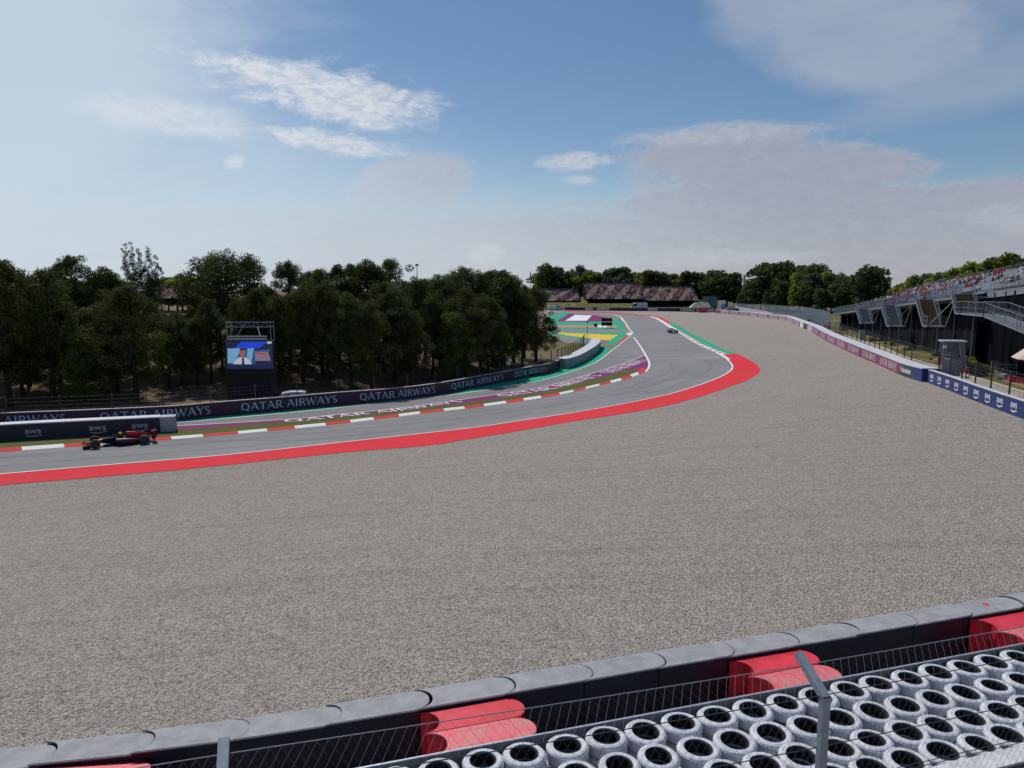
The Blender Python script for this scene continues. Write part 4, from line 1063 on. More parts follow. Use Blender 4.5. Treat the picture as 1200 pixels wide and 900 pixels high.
def proto(kind, seed):
    """unit tree 10 m tall; returns crown mesh, trunk mesh"""
    rng = np.random.default_rng(seed); B = []
    if kind == 'pine':
        for i in range(95):
            z = 1.7 + 7.7 * rng.random() ** 0.95; f = (z - 1.5) / 8.1
            R_ = 3.3 * (math.sin(math.pi * min(1, 0.20 + f * 0.80)) ** 0.85) * (0.68 + 0.42 * rng.random())
            a = rng.random() * 6.28; q = math.sqrt(rng.random()) * 0.9 + 0.1
            B.append(((R_ * q * math.cos(a), R_ * q * math.sin(a), z), 0.50 + 0.48 * rng.random()))
        B += [((rng.normal() * 0.4, rng.normal() * 0.4, 9.5), 0.5), ((rng.normal() * 0.6, -0.2, 9.2), 0.6), ((rng.normal(), rng.normal(), 8.9), 0.6)]
        B = [(c, r * 0.86) for c, r in B]
        per, sz, th, tr, m, limbs = 560, 0.14, 9.2, 0.20, M['pine'], 26
    elif kind == 'young':
        for i in range(60):
            z = 1.2 + 8.2 * rng.random(); f = (z - 1) / 9; R_ = 3.4 * (1 - f) ** 0.6 * (0.35 + 0.65 * min(1, f * 3.5))
            a = rng.random() * 6.28; q = math.sqrt(rng.random()); B.append(((R_*q*math.cos(a), R_*q*math.sin(a), z), 0.6 + 0.55 * rng.random()))
        per, sz, th, tr, m, limbs = 330, 0.20, 8.5, 0.2, M['pine2'], 14
    elif kind == 'round':
        for i in range(90):
            z = 4.2 + 5.4 * rng.random(); f = (z - 4.2) / 5.4; R_ = 4.0 * math.sin(math.pi * (0.12 + 0.80 * f)) ** 0.55
            a = rng.random() * 6.28; q = math.sqrt(rng.random()); B.append(((R_*q*math.cos(a), R_*q*math.sin(a), z), 0.65 + 0.55 * rng.random()))
        per, sz, th, tr, m, limbs = 330, 0.17, 7.5, 0.28, M['pine'], 24
    elif kind == 'umbrella':
        for i in range(80):
            a = rng.random() * 6.28; q = math.sqrt(rng.random()); z = 7.0 + 2.5 * math.sqrt(max(0, 1 - q*q)) * rng.random() ** 0.4
            B.append(((5.0*q*math.cos(a), 5.0*q*math.sin(a), z), 0.6 + 0.4 * rng.random()))
        per, sz, th, tr, m, limbs = 75, 0.42, 7.4, 0.3, M['pine'], 16
    elif kind in ('broad', 'bright', 'grey'):
        for i in range(75):
            z = 2.0 + 7.6 * rng.random() ** 0.9; f = (z - 1.8) / 7.9; R_ = 3.6 * math.sin(math.pi * (0.10 + 0.84 * f)) ** 0.6 * (0.7 + 0.4 * rng.random())
            a = rng.random() * 6.28; q = math.sqrt(rng.random()); B.append(((R_*q*math.cos(a), R_*q*math.sin(a), z), 0.6 + 0.75 * rng.random()))
        per, sz, th, tr, m, limbs = 75, 0.40, 8.0, 0.26, {'broad': M['broad'], 'bright': M['bright'], 'grey': M['grn_grey']}[kind], 14
    elif kind == 'poplar':
        for st, top in ((-0.95, 9.6), (-0.45, 9.9), (0.05, 9.3), (0.55, 9.5), (1.0, 8.8), (1.35, 7.9)):
            z = 3.0
            while z < top:
                f = (z - 3.0) / (top - 3.0); B.append(((st * (0.45 + 0.75 * f) + rng.normal() * 0.07, rng.normal() * 0.30 + st * 0.3, z), (0.14 + 0.20 * math.sin(math.pi * min(1, 0.2 + f * 0.78))) * (0.7 + 0.5 * rng.random()))); z += 0.17
        per, sz, th, tr, m, limbs = 1300, 0.095, 7.5, 0.10, M['poplar'], 70
    elif kind == 'shrub':
        for i in range(26):
            z = 0.5 + 8.5 * rng.random(); R_ = 6.0 * math.sin(math.pi * (0.25 + 0.6 * z / 9.5)); a = rng.random() * 6.28; q = math.sqrt(rng.random())
            B.append(((R_*q*math.cos(a), R_*q*math.sin(a), z), 1.5 + 1.2 * rng.random()))
        per, sz, th, tr, m, limbs = 40, 0.9, 6.0, 0.3, M['bright'], 8
    mb = MB(); nd = kind in ('pine', 'young', 'round', 'poplar'); leaf_cloud(mb, rng, B, per, sz, asp=0.55 if nd else 1.0, jit=0.55 if nd else 0.7)
    return mb.mesh('crown', [m], recalc=False), trunk_mesh(rng, th, tr, limbs, blobs=B, lean=0.05 if kind != 'poplar' else 0.01, m=M['bark'] if kind != 'poplar' else M['barkpale'])
PR = {}
for kind, n in (('pine', 5), ('young', 2), ('round', 1), ('umbrella', 1), ('broad', 4), ('bright', 2), ('grey', 2), ('poplar', 1), ('shrub', 2)):
    PR[kind] = [proto(kind, 100 * len(kind) + 7 * ord(kind[0]) + i) for i in range(n)]
KN = {'pine': 'pine_tree', 'young': 'young_pine_tree', 'round': 'pine_tree', 'umbrella': 'umbrella_pine', 'broad': 'broadleaf_tree', 'bright': 'broadleaf_tree', 'grey': 'broadleaf_tree', 'poplar': 'poplar_tree', 'shrub': 'shrub'}
CATN = {'shrub': 'shrub'}
TN = [0]
def tree(kind, x, y, z, h, wide=1.0, label=None, group=None, rz=None, var=None):
    TN[0] += 1; P = PR[kind]; cm, tm = P[(TN[0] if var is None else var) % len(P)]
    root = empty(KN[kind], (x, y, z), random.uniform(0, 6.28) if rz is None else rz); s = h / 10.0; root.scale = (s * wide, s * wide, s)
    tag(root, label, CATN.get(kind, 'tree'), group)
    link('crown', cm, root); link('trunk', tm, root)
    return root
random.seed(21)
def tree_px(kind, px, by, ty, wide=1.0, **kw):
    x, y = G(px, by); z = float(T(x, y)); top = z_at(ty, x, y); return tree(kind, x, y, z - 0.1, (top - z) * 1.03, wide, **kw)
GW = 'pines of the wood behind the purple wall'
wood = [(-60,478,296,1.0,'pine crown at the extreme left edge of the photo'),
 (12,476,301,0.95,'tall dark pine at the left edge rising above the purple wall'),
 (62,470,316,0.95,'dark pine just right of the one at the left edge'),
 (160,470,331,1.1,'broad low-branched pine below the tall thin poplar'),
 (248,449,350,0.85,'pine with a leaning trunk left of the video screen'),
 (356,452,338,1.0,'pine standing just right of the video screen'),
 (412,455,342,0.95,'front pine above the third banner text from the left'),
 (462,448,338,1.0,'front pine with a bare lower trunk mid way along the purple wall'),
 (508,440,345,0.9,'narrow front pine left of the small lighter pines'),
 (612,431,343,0.9,'pine second from the right-hand end of the wood'),
 (628,424,337,0.95,'last pine at the right-hand end of the wood beside the grandstands')]
for px, by, ty, w_, lab in wood: tree_px('pine', px, by, ty, w_, label=lab, group=GW)
tree_px('young', 100, 474, 391, 1.15, label='small light green pine in front of the dark wood at the left', group='small young pines at the edge of the wood')
tree_px('young', 532, 446, 366, 1.1, label='bushy lighter young pine right of the middle of the purple wall', group='small young pines at the edge of the wood')
tree_px('young', 586, 437, 377, 1.0, label='small cone-shaped young pine near the right end of the wood', group='small young pines at the edge of the wood')
tree_px('round', 270, 424, 299, 0.98, label='big round-topped pine standing above the video screen', group=GW)
tree_px('poplar', 171, 424, 286, 1.0, label='tall thin feathery poplar rising above the pine wood', rz=0.1)
back = [(-90,450,300),(-20,450,306),(36,452,320),(92,446,301),(128,448,312),(140,440,324),(66,430,318),(12,425,304),(-30,420,308),(118,422,322),(200,455,371),(214,450,368),(228,452,370),(190,440,366),(206,436,366),(221,436,365),(234,436,362),(262,436,350),(300,446,338),(314,434,330),(342,428,303),(376,438,314),(388,452,330),(400,424,312),(430,430,302),(446,444,330),(462,424,302),(486,434,324),(500,424,326),(520,430,320),(545,426,311),(548,444,338),(566,430,318),(590,426,318),(605,425,322),(330,452,345),(280,452,352),(478,452,360),(436,458,356),(570,440,346),(618,420,334),(140,462,345),(30,466,345),(-40,470,340),(300,425,334),(364,420,318),(580,419,319),(530,419,318),(416,420,309),(100,430,330),(70,455,335)]
for px, by, ty in back:
    tree_px('pine', px + random.uniform(-4, 4), by, ty + random.uniform(-2, 3), random.uniform(0.80, 1.05), label='dark green pine crowded inside the dense wood behind the purple wall', group='crowded pines inside the wood')

def tree_at(kind, px, ty, D, wide=1.0, sink=0.0, **kw):
    x = (px - 600) / F_PX * D; z = float(T(x, D)) - sink; top = z_at(ty, x, D)
    return tree(kind, x, D, z, top - z, wide, **kw)
GF = 'trees behind the far grandstands'
far = [('broad',630,334,360,1.0),('broad',641,311,350,1.2),('bright',634,322,345,0.8),('grey',655,316,355,0.8),('grey',649,318,362,0.9),('grey',664,320,352,0.6),('grey',676,313,352,0.9),('bright',686,318,348,1.1),('bright',697,320,352,0.9),('broad',709,318,350,1.0),
 ('broad',719,314,348,1.2),('grey',731,315,350,1.0),('grey',727,322,342,0.9),('bright',740,320,348,0.9),('bright',751,320,350,0.9),('bright',745,324,346,0.8),('broad',763,317,350,1.2),('grey',774,322,350,1.0),('broad',785,321,355,1.1),('bright',797,323,350,0.8),
 ('broad',809,318,345,1.2),('grey',820,325,350,0.9),('broad',832,328,350,0.8),('broad',838,318,330,1.2),('broad',850,320,325,1.3),('broad',858,327,322,0.9),('broad',826,322,340,1.0),('grey',757,323,352,0.8),('broad',703,322,360,1.0),('broad',670,323,365,1.0)]
desc = {'broad': 'dark green tree in the line behind the far grandstands', 'bright': 'yellow-green tree in the line behind the far grandstands', 'grey': 'grey-green tree in the line behind the far grandstands'}
for k, px, ty, D, w_ in far: tree_at(k, px, ty, D, w_, label=desc[k], group='%s trees behind the far grandstands' % {'broad': 'dark', 'bright': 'yellow-green', 'grey': 'grey-green'}[k])
right = [('broad',872,338,290,0.9),('broad',880,328,285,1.1),('broad',890,324,280,1.2),('grey',900,326,290,1.0),('bright',912,326,262,0.9),('broad',922,313,268,1.15),('bright',934,320,256,0.9),('broad',945,312,258,1.15),('broad',956,310,250,1.15),('grey',950,322,240,0.9),
 ('bright',966,320,242,0.9),('broad',978,322,240,1.0),('broad',989,324,232,1.0),('bright',930,335,240,0.8),('broad',998,332,228,1.0),('broad',1016,313,215,1.35),('broad',1008,330,220,1.0),('broad',1030,334,222,1.0),('broad',915,330,250,0.9),('grey',972,335,232,0.9),('broad',942,334,238,1.0),('broad',900,340,262,1.0),('broad',960,338,230,1.0),('broad',1044,342,230,0.9),('broad',866,345,300,0.8),('broad',984,338,226,0.9)]
for k, px, ty, D, w_ in right:
    d_ = {'broad': 'dark leafy tree', 'bright': 'yellow-green leafy tree', 'grey': 'grey-green leafy tree'}[k]
    lab = d_ + ' crowded behind the pale steel fence'
    g_ = {'broad': 'dark', 'bright': 'yellow-green', 'grey': 'grey-green'}[k] + ' trees crowded behind the pale steel fence'
    if px == 1016: lab = 'large dark leafy tree just left of the spectator grandstand'; g_ = None
    tree_at(k, px, ty, D, w_, label=lab, group=g_)
tree_at('umbrella', 908, 307, 272, 1.15, label='dark dome-topped umbrella pine above the trees behind the steel fence')
rear = [('bright',1052,333,190),('bright',1064,326,180),('broad',1074,324,172),('broad',1086,321,166),('bright',1097,321,162),('broad',1108,318,158),('bright',1118,316,155),('broad',1128,313,152),('bright',1138,309,150),('broad',1148,309,148),('bright',1160,306,146),('broad',1170,303,144),('bright',1181,299,142),('broad',1192,302,140),('broad',1208,300,138),('broad',1042,340,200)]
for k, px, ty, D in rear:
    tree_at(k, px, ty, D, 0.9, label=('yellow-green' if k == 'bright' else 'dark green') + ' treetop showing above the back rail of the spectator grandstand', group=('yellow-green' if k == 'bright' else 'dark green') + ' treetops above the grandstand')
gap = [('bright',192,327,300),('bright',210,328,300),('bright',222,326,302),('broad',200,325,312),('broad',216,323,315),('broad',232,325,310),('broad',184,328,312),('bright',236,330,300)]
for k, px, ty, D in gap:
    tree_at(k, px, ty, D, 1.0, label=('bright yellow-green' if k == 'bright' else 'dark green') + ' distant tree seen through the gap below the poplar', group=('bright' if k == 'bright' else 'dark') + ' distant trees in the gap of the wood')
# shrubs on the right-hand bank
for px, py, h_, w_ in ((1132,437,1.5,0.9),(1166,424,1.6,1.0),(1150,440,1.0,1.1),(1178,428,1.3,0.9),(1022,392,0.8,1.2),(1005,385,1.0,1.0)):
    x, y = G(px, py); tree('shrub', x, y, float(T(x, y)), h_, w_, label='low green shrub growing on the bank behind the right-hand fence', group='shrubs on the right-hand bank')

# right-hand bank surfaces
def bank_mat():
    m = bpy.data.materials.new('rough_bank'); m.use_nodes = True; t = NT(m.node_tree); bs = t.n['Principled BSDF']
    pos = t.new('ShaderNodeNewGeometry').outputs['Position']; n1 = t.noise(pos, 0.32, 6, 0.7, 0.3); n2 = t.noise(pos, 3.0, 6, 0.75); n3 = t.noise(pos, 1.1, 5, 0.7)
    dirt = t.mix(t.ramp(n2, 0.3, 0.7), (0.22, 0.13, 0.075), (0.42, 0.25, 0.15)); gr = t.mix(t.ramp(n2, 0.3, 0.7), (0.045, 0.065, 0.018), (0.15, 0.15, 0.045))
    c = t.mix(t.ramp(t.m('MULTIPLY_ADD', n3, 0.35, t.m('MULTIPLY', n1, 0.65)), 0.49, 0.56), gr, dirt)
    t.l.new(c, bs.inputs['Base Color']); bs.inputs['Roughness'].default_value = 0.97; bs.inputs['Specular IOR Level'].default_value = 0.1
    b = t.new('ShaderNodeBump'); b.inputs['Strength'].default_value = 0.9; b.inputs['Distance'].default_value = 0.12; t.put(b.inputs['Height'], n2); t.l.new(b.outputs[0], bs.inputs['Normal'])
    return m
M['bank'] = bank_mat()
drape('grass_bank', [(1000,394),(1040,392),(1085,407),(1125,420),(1200,428),(1240,440),(1240,474),(1200,462),(1150,447),(1098,431.5),(1060,419.5),(1035,409),(1010,400.5),(990,393.5),(965,383),(985,380)], M['bank'], 0.010)

random.seed(9)
for i in range(46):
    px = random.uniform(985, 1195); t_ = (px - 985) / 210; py = 384 + 62 * t_ ** 0.9 + random.uniform(-10, 6) * (0.5 + t_)
    x, y = G(px, py); tree('shrub', x, y, float(T(x, y)) - 0.05, random.uniform(0.25, 0.7), random.uniform(0.8, 1.5), label='small weed clump growing on the rough bank behind the right-hand fence', group='weed clumps on the right-hand bank')
# ------------------------------------------------------------------ people
def skin_person(pose):
    """one continuous low-poly figure grown from a skeleton"""
    me = bpy.data.meshes.new('p'); V = []; Ed = []; Rr = []
    def v(p, r, parent=None):
        V.append(p); Rr.append(r)
        if parent is not None: Ed.append((parent, len(V) - 1))
        return len(V) - 1
    if pose == 'sit':
        pel = v((0, 0, 0.52), (.15, .12)); waist = v((0, 0.0, 0.70), (.135, .10), pel); ch = v((0, 0.02, 0.92), (.17, .11), waist)
        nk = v((0, 0.03, 1.08), (.06, .06), ch); hd = v((0, 0.05, 1.19), (.10, .11), nk); v((0, 0.05, 1.29), (.075, .085), hd)
        for sg in (-1, 1):
            sh = v((.19*sg, 0.02, 1.00), (.06, .06), ch); el = v((.26*sg, 0.12, .76), (.045, .045), sh); wr = v((.15*sg, 0.36, .66), (.035, .035), el); v((.11*sg, .43, .65), (.04, .03), wr)
            hp = v((.10*sg, 0.05, 0.50), (.10, .09), pel); kn = v((.13*sg, 0.46, 0.52), (.07, .07), hp); an = v((.13*sg, 0.50, 0.09), (.045, .045), kn); v((.13*sg, 0.64, 0.04), (.045, .035), an)
    else:
        pel = v((0, 0, 0.93), (.15, .11)); waist = v((0, 0, 1.10), (.13, .10), pel); ch = v((0, 0, 1.34), (.17, .11), waist)
        nk = v((0, 0, 1.50), (.06, .06), ch); hd = v((0, 0.02, 1.62), (.095, .11), nk); v((0, 0.02, 1.72), (.07, .085), hd)
        for sg in (-1, 1):
            sh = v((.20*sg, 0, 1.42), (.06, .06), ch); el = v((.27*sg, -.02, 1.15), (.045, .045), sh); wr = v((.28*sg, .08, .92), (.035, .035), el); v((.28*sg, .11, .83), (.04, .03), wr)
            hp = v((.10*sg, 0, 0.88), (.095, .09), pel); kn = v((.11*sg, 0.03, 0.50), (.065, .065), hp); an = v((.12*sg, 0, 0.09), (.045, .045), kn); v((.12*sg, .14, .04), (.045, .035), an)
    me.from_pydata(V, Ed, []); o = bpy.data.objects.new('p', me); COL.objects.link(o)
    o.modifiers.new('s', 'SKIN'); sv = me.skin_vertices[0].data
    for i, r in enumerate(Rr): sv[i].radius = r; sv[i].use_root = (i == 0)
    o.modifiers.new('u', 'SUBSURF').levels = 1
    dg = bpy.context.evaluated_depsgraph_get(); out = bpy.data.meshes.new_from_object(o.evaluated_get(dg)); bpy.data.objects.remove(o)
    return out
SIT = skin_person('sit'); STAND = skin_person('stand')
def cloth(n, c): M[n] = mat('cloth_' + n, c, 0.9, 0.1, 8); return M[n]
cloth('skin', (0.46, 0.27, 0.19)); cloth('hair', (0.05, 0.035, 0.025)); cloth('jeans', (0.05, 0.07, 0.14)); cloth('shorts', (0.25, 0.22, 0.18))
SH = {'red': (0.55, 0.04, 0.05), 'white': (0.70, 0.70, 0.70), 'navy blue': (0.03, 0.045, 0.14), 'black': (0.02, 0.02, 0.022), 'orange': (0.75, 0.20, 0.04), 'pale blue': (0.30, 0.42, 0.58), 'pink': (0.62, 0.30, 0.34), 'dark red': (0.25, 0.03, 0.05)}
for k, c in SH.items(): cloth(k, c)
cloth('tan', (0.40, 0.30, 0.22))
def person_mesh(base, shirt, cap=None, legs='jeans', pose='sit'):
    me = base.copy(); me.name = 'person'; me.materials.clear()
    for m in (M[shirt], M['skin'], M[cap or 'hair'], M[legs]): me.materials.append(m)
    hz = 1.09 if pose == 'sit' else 1.50; tz = 1.22 if pose == 'sit' else 1.65; lz = 0.60 if pose == 'sit' else 0.95
    for p in me.polygons:
        c = p.center; mi = 0
        if c.z > tz or (c.z > hz + 0.05 and c.y < 0.0): mi = 2
        elif c.z > hz: mi = 1
        elif pose == 'sit' and c.y > 0.30 and c.z > 0.60: mi = 1
        elif pose == 'stand' and abs(c.x) > 0.22 and c.z < 1.12: mi = 1
        elif c.z < lz: mi = 3
        p.material_index = mi
    me.polygons.foreach_set('use_smooth', [True] * len(me.polygons)); return me
PM = {}
for k in SH: PM[k] = [person_mesh(SIT, k), person_mesh(SIT, k, cap='navy blue' if k not in ('navy blue', 'black') else 'white', legs='shorts')]
def person(me, x, y, z, rz, label, group=None):
    o = bpy.data.objects.new('person', me); COL.objects.link(o); o.location = (x, y, z); o.rotation_euler = (0, 0, rz); tag(o, label, 'person', group); return o

# ------------------------------------------------------------------ grandstand on the right
GA = np.array([42.0, 56.0]); GD = np.array([26.0, 94.0]); GLn = float(np.linalg.norm(GD)); GD = GD / GLn; GN = np.array([GD[1], -GD[0]])
def gp(s, u): p = GA + GD * s + GN * u; return float(p[0]), float(p[1])
def zdeck(s): return 11.6 - 5.2 * s / GLn
def zrear(s): return 17.0 - 4.3 * s / GLn
def s_px(px, u):
    best = min(np.arange(-25, 130, 0.1), key=lambda s: abs(600 + F_PX * gp(s, u)[0] / gp(s, u)[1] - px)); return float(best)
gs = empty('grandstand', (0, 0, 0)); tag(gs, 'long open grandstand of grey seats on dark netted scaffolding along the right', 'grandstand')
S0, S1 = -22.0, 101.0; SS = np.arange(S0, S1 + 0.1, 3.0)
NROW = 16
def rowpos(i, s):
    f = i / (NROW - 1); return 1.2 + 13.6 * f, (zdeck(s) + 0.35) + (zrear(s) - 1.1 - zdeck(s) - 0.35) * f
# tiers: risers and treads
mb = MB(); rings = []
for s in SS:
    r = [];
    for i in range(NROW):
        u, z = rowpos(i, s)
        if i: r.append((*gp(s, u), zp)); 
        r.append((*gp(s, u), z)); zp = z
    r.append((*gp(s, 15.7), zp)); rings.append(r)
mb.loft(rings, cap=False, closed=False); M['tier'] = mat('grey_metal_tier', (0.20, 0.225, 0.25), 0.6, 0.15, 0.8); mb.build('seating_tiers', [M['tier']], gs)
AIS = [s_px(p, 6) for p in (1185, 1128, 1092, 1068, 1052)]
for i in range(NROW):
    mb = MB(); s = S0 + 0.5; cnt_ = 0
    while s < S1 - 1:
        e = min(s + 2.9, S1)
        if not any(s - 0.5 < a < e + 0.5 for a in AIS):
            cnt_ += 1
            u, z = rowpos(i, s + 1.4); u += 0.50
            d = math.atan2(GD[1], GD[0]); tl = math.atan2(zdeck(s + 2.9) - zdeck(s), 2.9)
            Mx = Matrix.Rotation(d, 3, 'Z') @ Matrix.Rotation(-tl, 3, 'Y')
            for j in range(5):
                off = (j - 2) * 0.58; px_, py_ = gp(s + 1.4 + off, u); zz = z + (off * math.sin(tl))
                mb.box((px_, py_, zz + 0.40), (0.46, 0.42, 0.05), M=Mx); bx_, by_ = gp(s + 1.4 + off, u + 0.20); mb.box((bx_, by_, zz + 0.60), (0.46, 0.05, 0.40), M=Mx)
            px_, py_ = gp(s + 1.4, u); mb.box((px_, py_, z + 0.35), (2.98, 0.06, 0.05), M=Mx)
        elif cnt_: mb.build('seat_row', [M['seat']], gs); mb = MB(); cnt_ = 0
        s += 3.0
    if cnt_: mb.build('seat_row', [M['seat']], gs)
# facade netting, with vertical folds
def facade(sa, sb, u, top, m, name):
    mb = MB(); rr = []
    for s in np.arange(sa, sb + 0.01, 0.5):
        uu = u + 0.07 * math.sin(s * 2.6) + 0.04 * math.sin(s * 5.9); x, y = gp(s, uu); rr.append([(x, y, float(T(x, y)) - 0.3), (x, y, top(s))])
    mb.loft(rr, cap=False, closed=False); mb.build(name, [m], gs, recalc=False)
sA = s_px(1141, 0)
facade(sA, S1, 0.2, lambda s: zdeck(s) - 1.9, M['netting'], 'netting_screen')
facade(sA, S1, 2.6, lambda s: zdeck(s) - 0.1, M['blackvoid'], 'inner_screen')
facade(S0, sA, 1.0, lambda s: zdeck(s) + 0.2, M['blackvoid'], 'black_screen')
mb = MB(); rr = []
for s in SS: x, y = gp(s, 15.7); rr.append([(x, y, float(T(x, y)) - 0.3), (x, y, zrear(s) - 1.0)])
mb.loft(rr, cap=False, closed=False); x0, y0 = gp(S1, 0.3); x1, y1 = gp(S1, 15.7)
mb.add([(x0, y0, 3), (x1, y1, 3), (x1, y1, zrear(S1) - 1), (x0, y0, zdeck(S1))], [(0, 1, 2, 3)]); mb.build('rear_screen', [M['blackvoid']], gs, recalc=False)
# scaffold standards
for s in np.arange(sA, S1, 6.0):
    x, y = gp(s, -0.15); mb = MB(); mb.tube((x, y, float(T(x, y)) - 0.2), (x, y, zdeck(s) - 0.2), 0.05, None, 6); mb.build('scaffold_post', [M['railgrey']], gs)
# walkway deck with railings
sw0 = s_px(1128, -1.0); mb = MB(); rr = []
for s in np.arange(sw0, S1 + 0.1, 1.5):
    z = zdeck(s); rr.append([(*gp(s, -1.5), z), (*gp(s, 1.3), z), (*gp(s, 1.3), z - 0.22), (*gp(s, -1.5), z - 0.22)])
mb.loft(rr); mb.build('walkway', [M['railgrey']], gs)
def railing(pts, h, name='railing', sp=0.16, m=None, r=0.013):
    mb = MB()
    for a, b in zip(pts, pts[1:]):
        a = Vector(a); b = Vector(b)
        for f in (0.12, 0.5, 1.0): mb.tube(a + Vector((0, 0, h*f)), b + Vector((0, 0, h*f)), 0.03 if f == 1 else 0.018, None, 4, False)
        n = max(1, int((b - a).length / sp))
        for i in range(n + 1):
            p = a.lerp(b, i / n); big = (i % 12 == 0); mb.tube(p, p + Vector((0, 0, h)), 0.035 if big else r, None, 4 if big else 3, False)
    return mb.build(name, [m or M['railgrey']], gs, recalc=False)
railing([(*gp(s, -1.45), zdeck(s)) for s in np.arange(sw0, S1 + 0.1, 3.0)], 1.15)
railing([(*gp(s, 15.5), zrear(s) - 1.05) for s in SS], 1.15, 'back_rail', 0.5, M['railgrey'], 0.02)
mb = MB(); rr = []
for s in SS: z = zrear(s) - 1.0; rr.append([(*gp(s, 15.62), z), (*gp(s, 15.62), z + 0.85), (*gp(s, 15.66), z + 0.85), (*gp(s, 15.66), z)])
M['railsheet'] = mat('grey_rail_sheet', (0.11, 0.12, 0.13), 0.7, 0.15); mb.loft(rr); mb.build('back_sheet', [M['railsheet']], gs)
# front edge beam of the seats beyond the walkway
mb = MB(); rr = []
for s in np.arange(S0, sw0 + 1, 1.5): z = zdeck(s) + 0.3; rr.append([(*gp(s, 0.95), z - 0.5), (*gp(s, 0.95), z + 0.1), (*gp(s, 1.2), z + 0.1), (*gp(s, 1.2), z - 0.5)])
mb.loft(rr); mb.build('edge_beam', [M['tier']], gs)
railing([(*gp(s, 0.95), zdeck(s) + 0.35) for s in np.arange(S0, sw0 + 1, 3.0)], 0.9, 'front_rail', 0.3)
# stairs hung from the walkway
def hung_stair(pa, pb, yb, brace=True, tm='railgrey'):
    sa, sb = s_px(pa, -2.4), s_px(pb, -2.4); z0 = zdeck(sa); xb, yb_ = gp(sb, -2.4); z1 = z_at(yb, xb, yb_)
    st = MB(); n = 10
    for i in range(n):
        f = (i + 0.5) / n; s = sa + (sb - sa) * f; z = z0 + (z1 - z0) * (i + 1) / n; x, y = gp(s, -2.4)
        st.box((x, y, z), (abs(sb - sa) / n * 1.05, 1.7, 0.05), math.atan2(GD[1], GD[0]))
        x, y = gp(s + abs(sb - sa) / n / 2, -2.4); st.box((x, y, z + abs(z1 - z0) / n / 2), (0.03, 1.7, abs(z1 - z0) / n), math.atan2(GD[1], GD[0]))
    st.build('stair_flight', [M[tm]], gs)
    for u in (-1.5, -3.3):
        mb = MB(); a = Vector((*gp(sa, u), z0)); b = Vector((*gp(sb, u), z1))
        mb.tube(a - Vector((0, 0, .1)), b - Vector((0, 0, .1)), 0.07, None, 4); mb.build('stringer', [M['railgrey']], gs)
        railing([tuple(a), tuple(b)], 1.05, 'stair_rail', 0.3)
    mb = MB(); L = 1.6; x, y = gp(sb - L / 2, -2.4); mb.box((x, y, z1 - 0.06), (L, 1.9, 0.14), math.atan2(GD[1], GD[0])); mb.build('landing', [M['railgrey']], gs)
    railing([(*gp(sb, -3.3), z1), (*gp(sb - L, -3.3), z1), (*gp(sb - L, -1.5), z1)], 1.05, 'landing_rail', 0.2)
    if brace:
        for u in (-1.5, -3.2):
            mb = MB(); mb.tube((*gp(sb - L, u), z1), (*gp(sb - L - 2.6, -1.4), zdeck(sb - L - 2.6) - 0.15), 0.07, None, 5); mb.build('brace', [M['railgrey']], gs)
    return sb - L, z1
hung_stair(1008, 1014, 378); hung_stair(1038, 1047, 381.5); hung_stair(1080, 1091, 381.5, tm='tread')
sl, zl = hung_stair(1124, 1130, 366.5, False, 'tread')
# long landing and ramp at the right
sr = s_px(1164, -2.4); mb = MB(); a, b = gp(sl + 0.5, -2.4), gp(sr, -2.4)
mb.box(((a[0]+b[0])/2, (a[1]+b[1])/2, zl - 0.06), (math.dist(a, b), 1.9, 0.14), math.atan2(GD[1], GD[0])); mb.build('landing', [M['railgrey']], gs)
railing([(*gp(sl, -3.3), zl), (*gp(sr, -3.3), zl)], 1.1, 'landing_rail'); railing([(*gp(sl, -1.5), zl), (*gp(sr, -1.5), zl)], 1.1, 'landing_rail')
se = s_px(1210, -2.4); xe, ye = gp(se, -2.4); ze = z_at(387, xe, ye)
rr = [[(*gp(s, -3.3), z), (*gp(s, -1.5), z), (*gp(s, -1.5), z - 0.15), (*gp(s, -3.3), z - 0.15)] for s, z in ((sr, zl), (se, ze), (se - 8, ze - 1.0))]
mb = MB(); mb.loft(rr); mb.build('ramp', [M['railgrey']], gs)
railing([(*gp(sr, -3.3), zl), (*gp(se, -3.3), ze), (*gp(se - 8, -3.3), ze - 1.0)], 1.1, 'ramp_rail', 0.2, M['railgrey'])
railing([(*gp(sr, -1.5), zl), (*gp(se, -1.5), ze), (*gp(se - 8, -1.5), ze - 1.0)], 1.1, 'ramp_rail', 0.2, M['railgrey'])
# spectators, seated in the rows
random.seed(5); used = set(); ang = math.atan2(-GN[1], -GN[0]) - math.pi / 2
wts = ['red'] * 3 + ['white'] * 7 + ['navy blue'] * 6 + ['black'] * 5 + ['orange'] + ['pale blue'] * 3 + ['pink'] * 4 + ['dark red'] * 4
def seat_person(i, s, c=None):
    k = (i, round(s / 0.56))
    if k in used or any(abs(s - a) < 1.0 for a in AIS): return False
    used.add(k); s = k[1] * 0.56; u, z = rowpos(i, s); x, y = gp(s, u + 0.50); c = c or random.choice(wts)
    person(random.choice(PM[c]), x, y, z + 0.0, ang + random.uniform(-.3, .3), 'spectator in a %s shirt seated among the grey seats of the grandstand' % c, '%s-shirted spectators in the right-hand grandstand' % c)
    return True
sE = s_px(1040, 8); sM = s_px(1118, 8)
n = 0
while n < 250:
    s = random.uniform(sM, 99); i = random.choice(range(0, NROW))
    if random.random() < (0.35 if i > 11 else 1.0): n += seat_person(i, s)
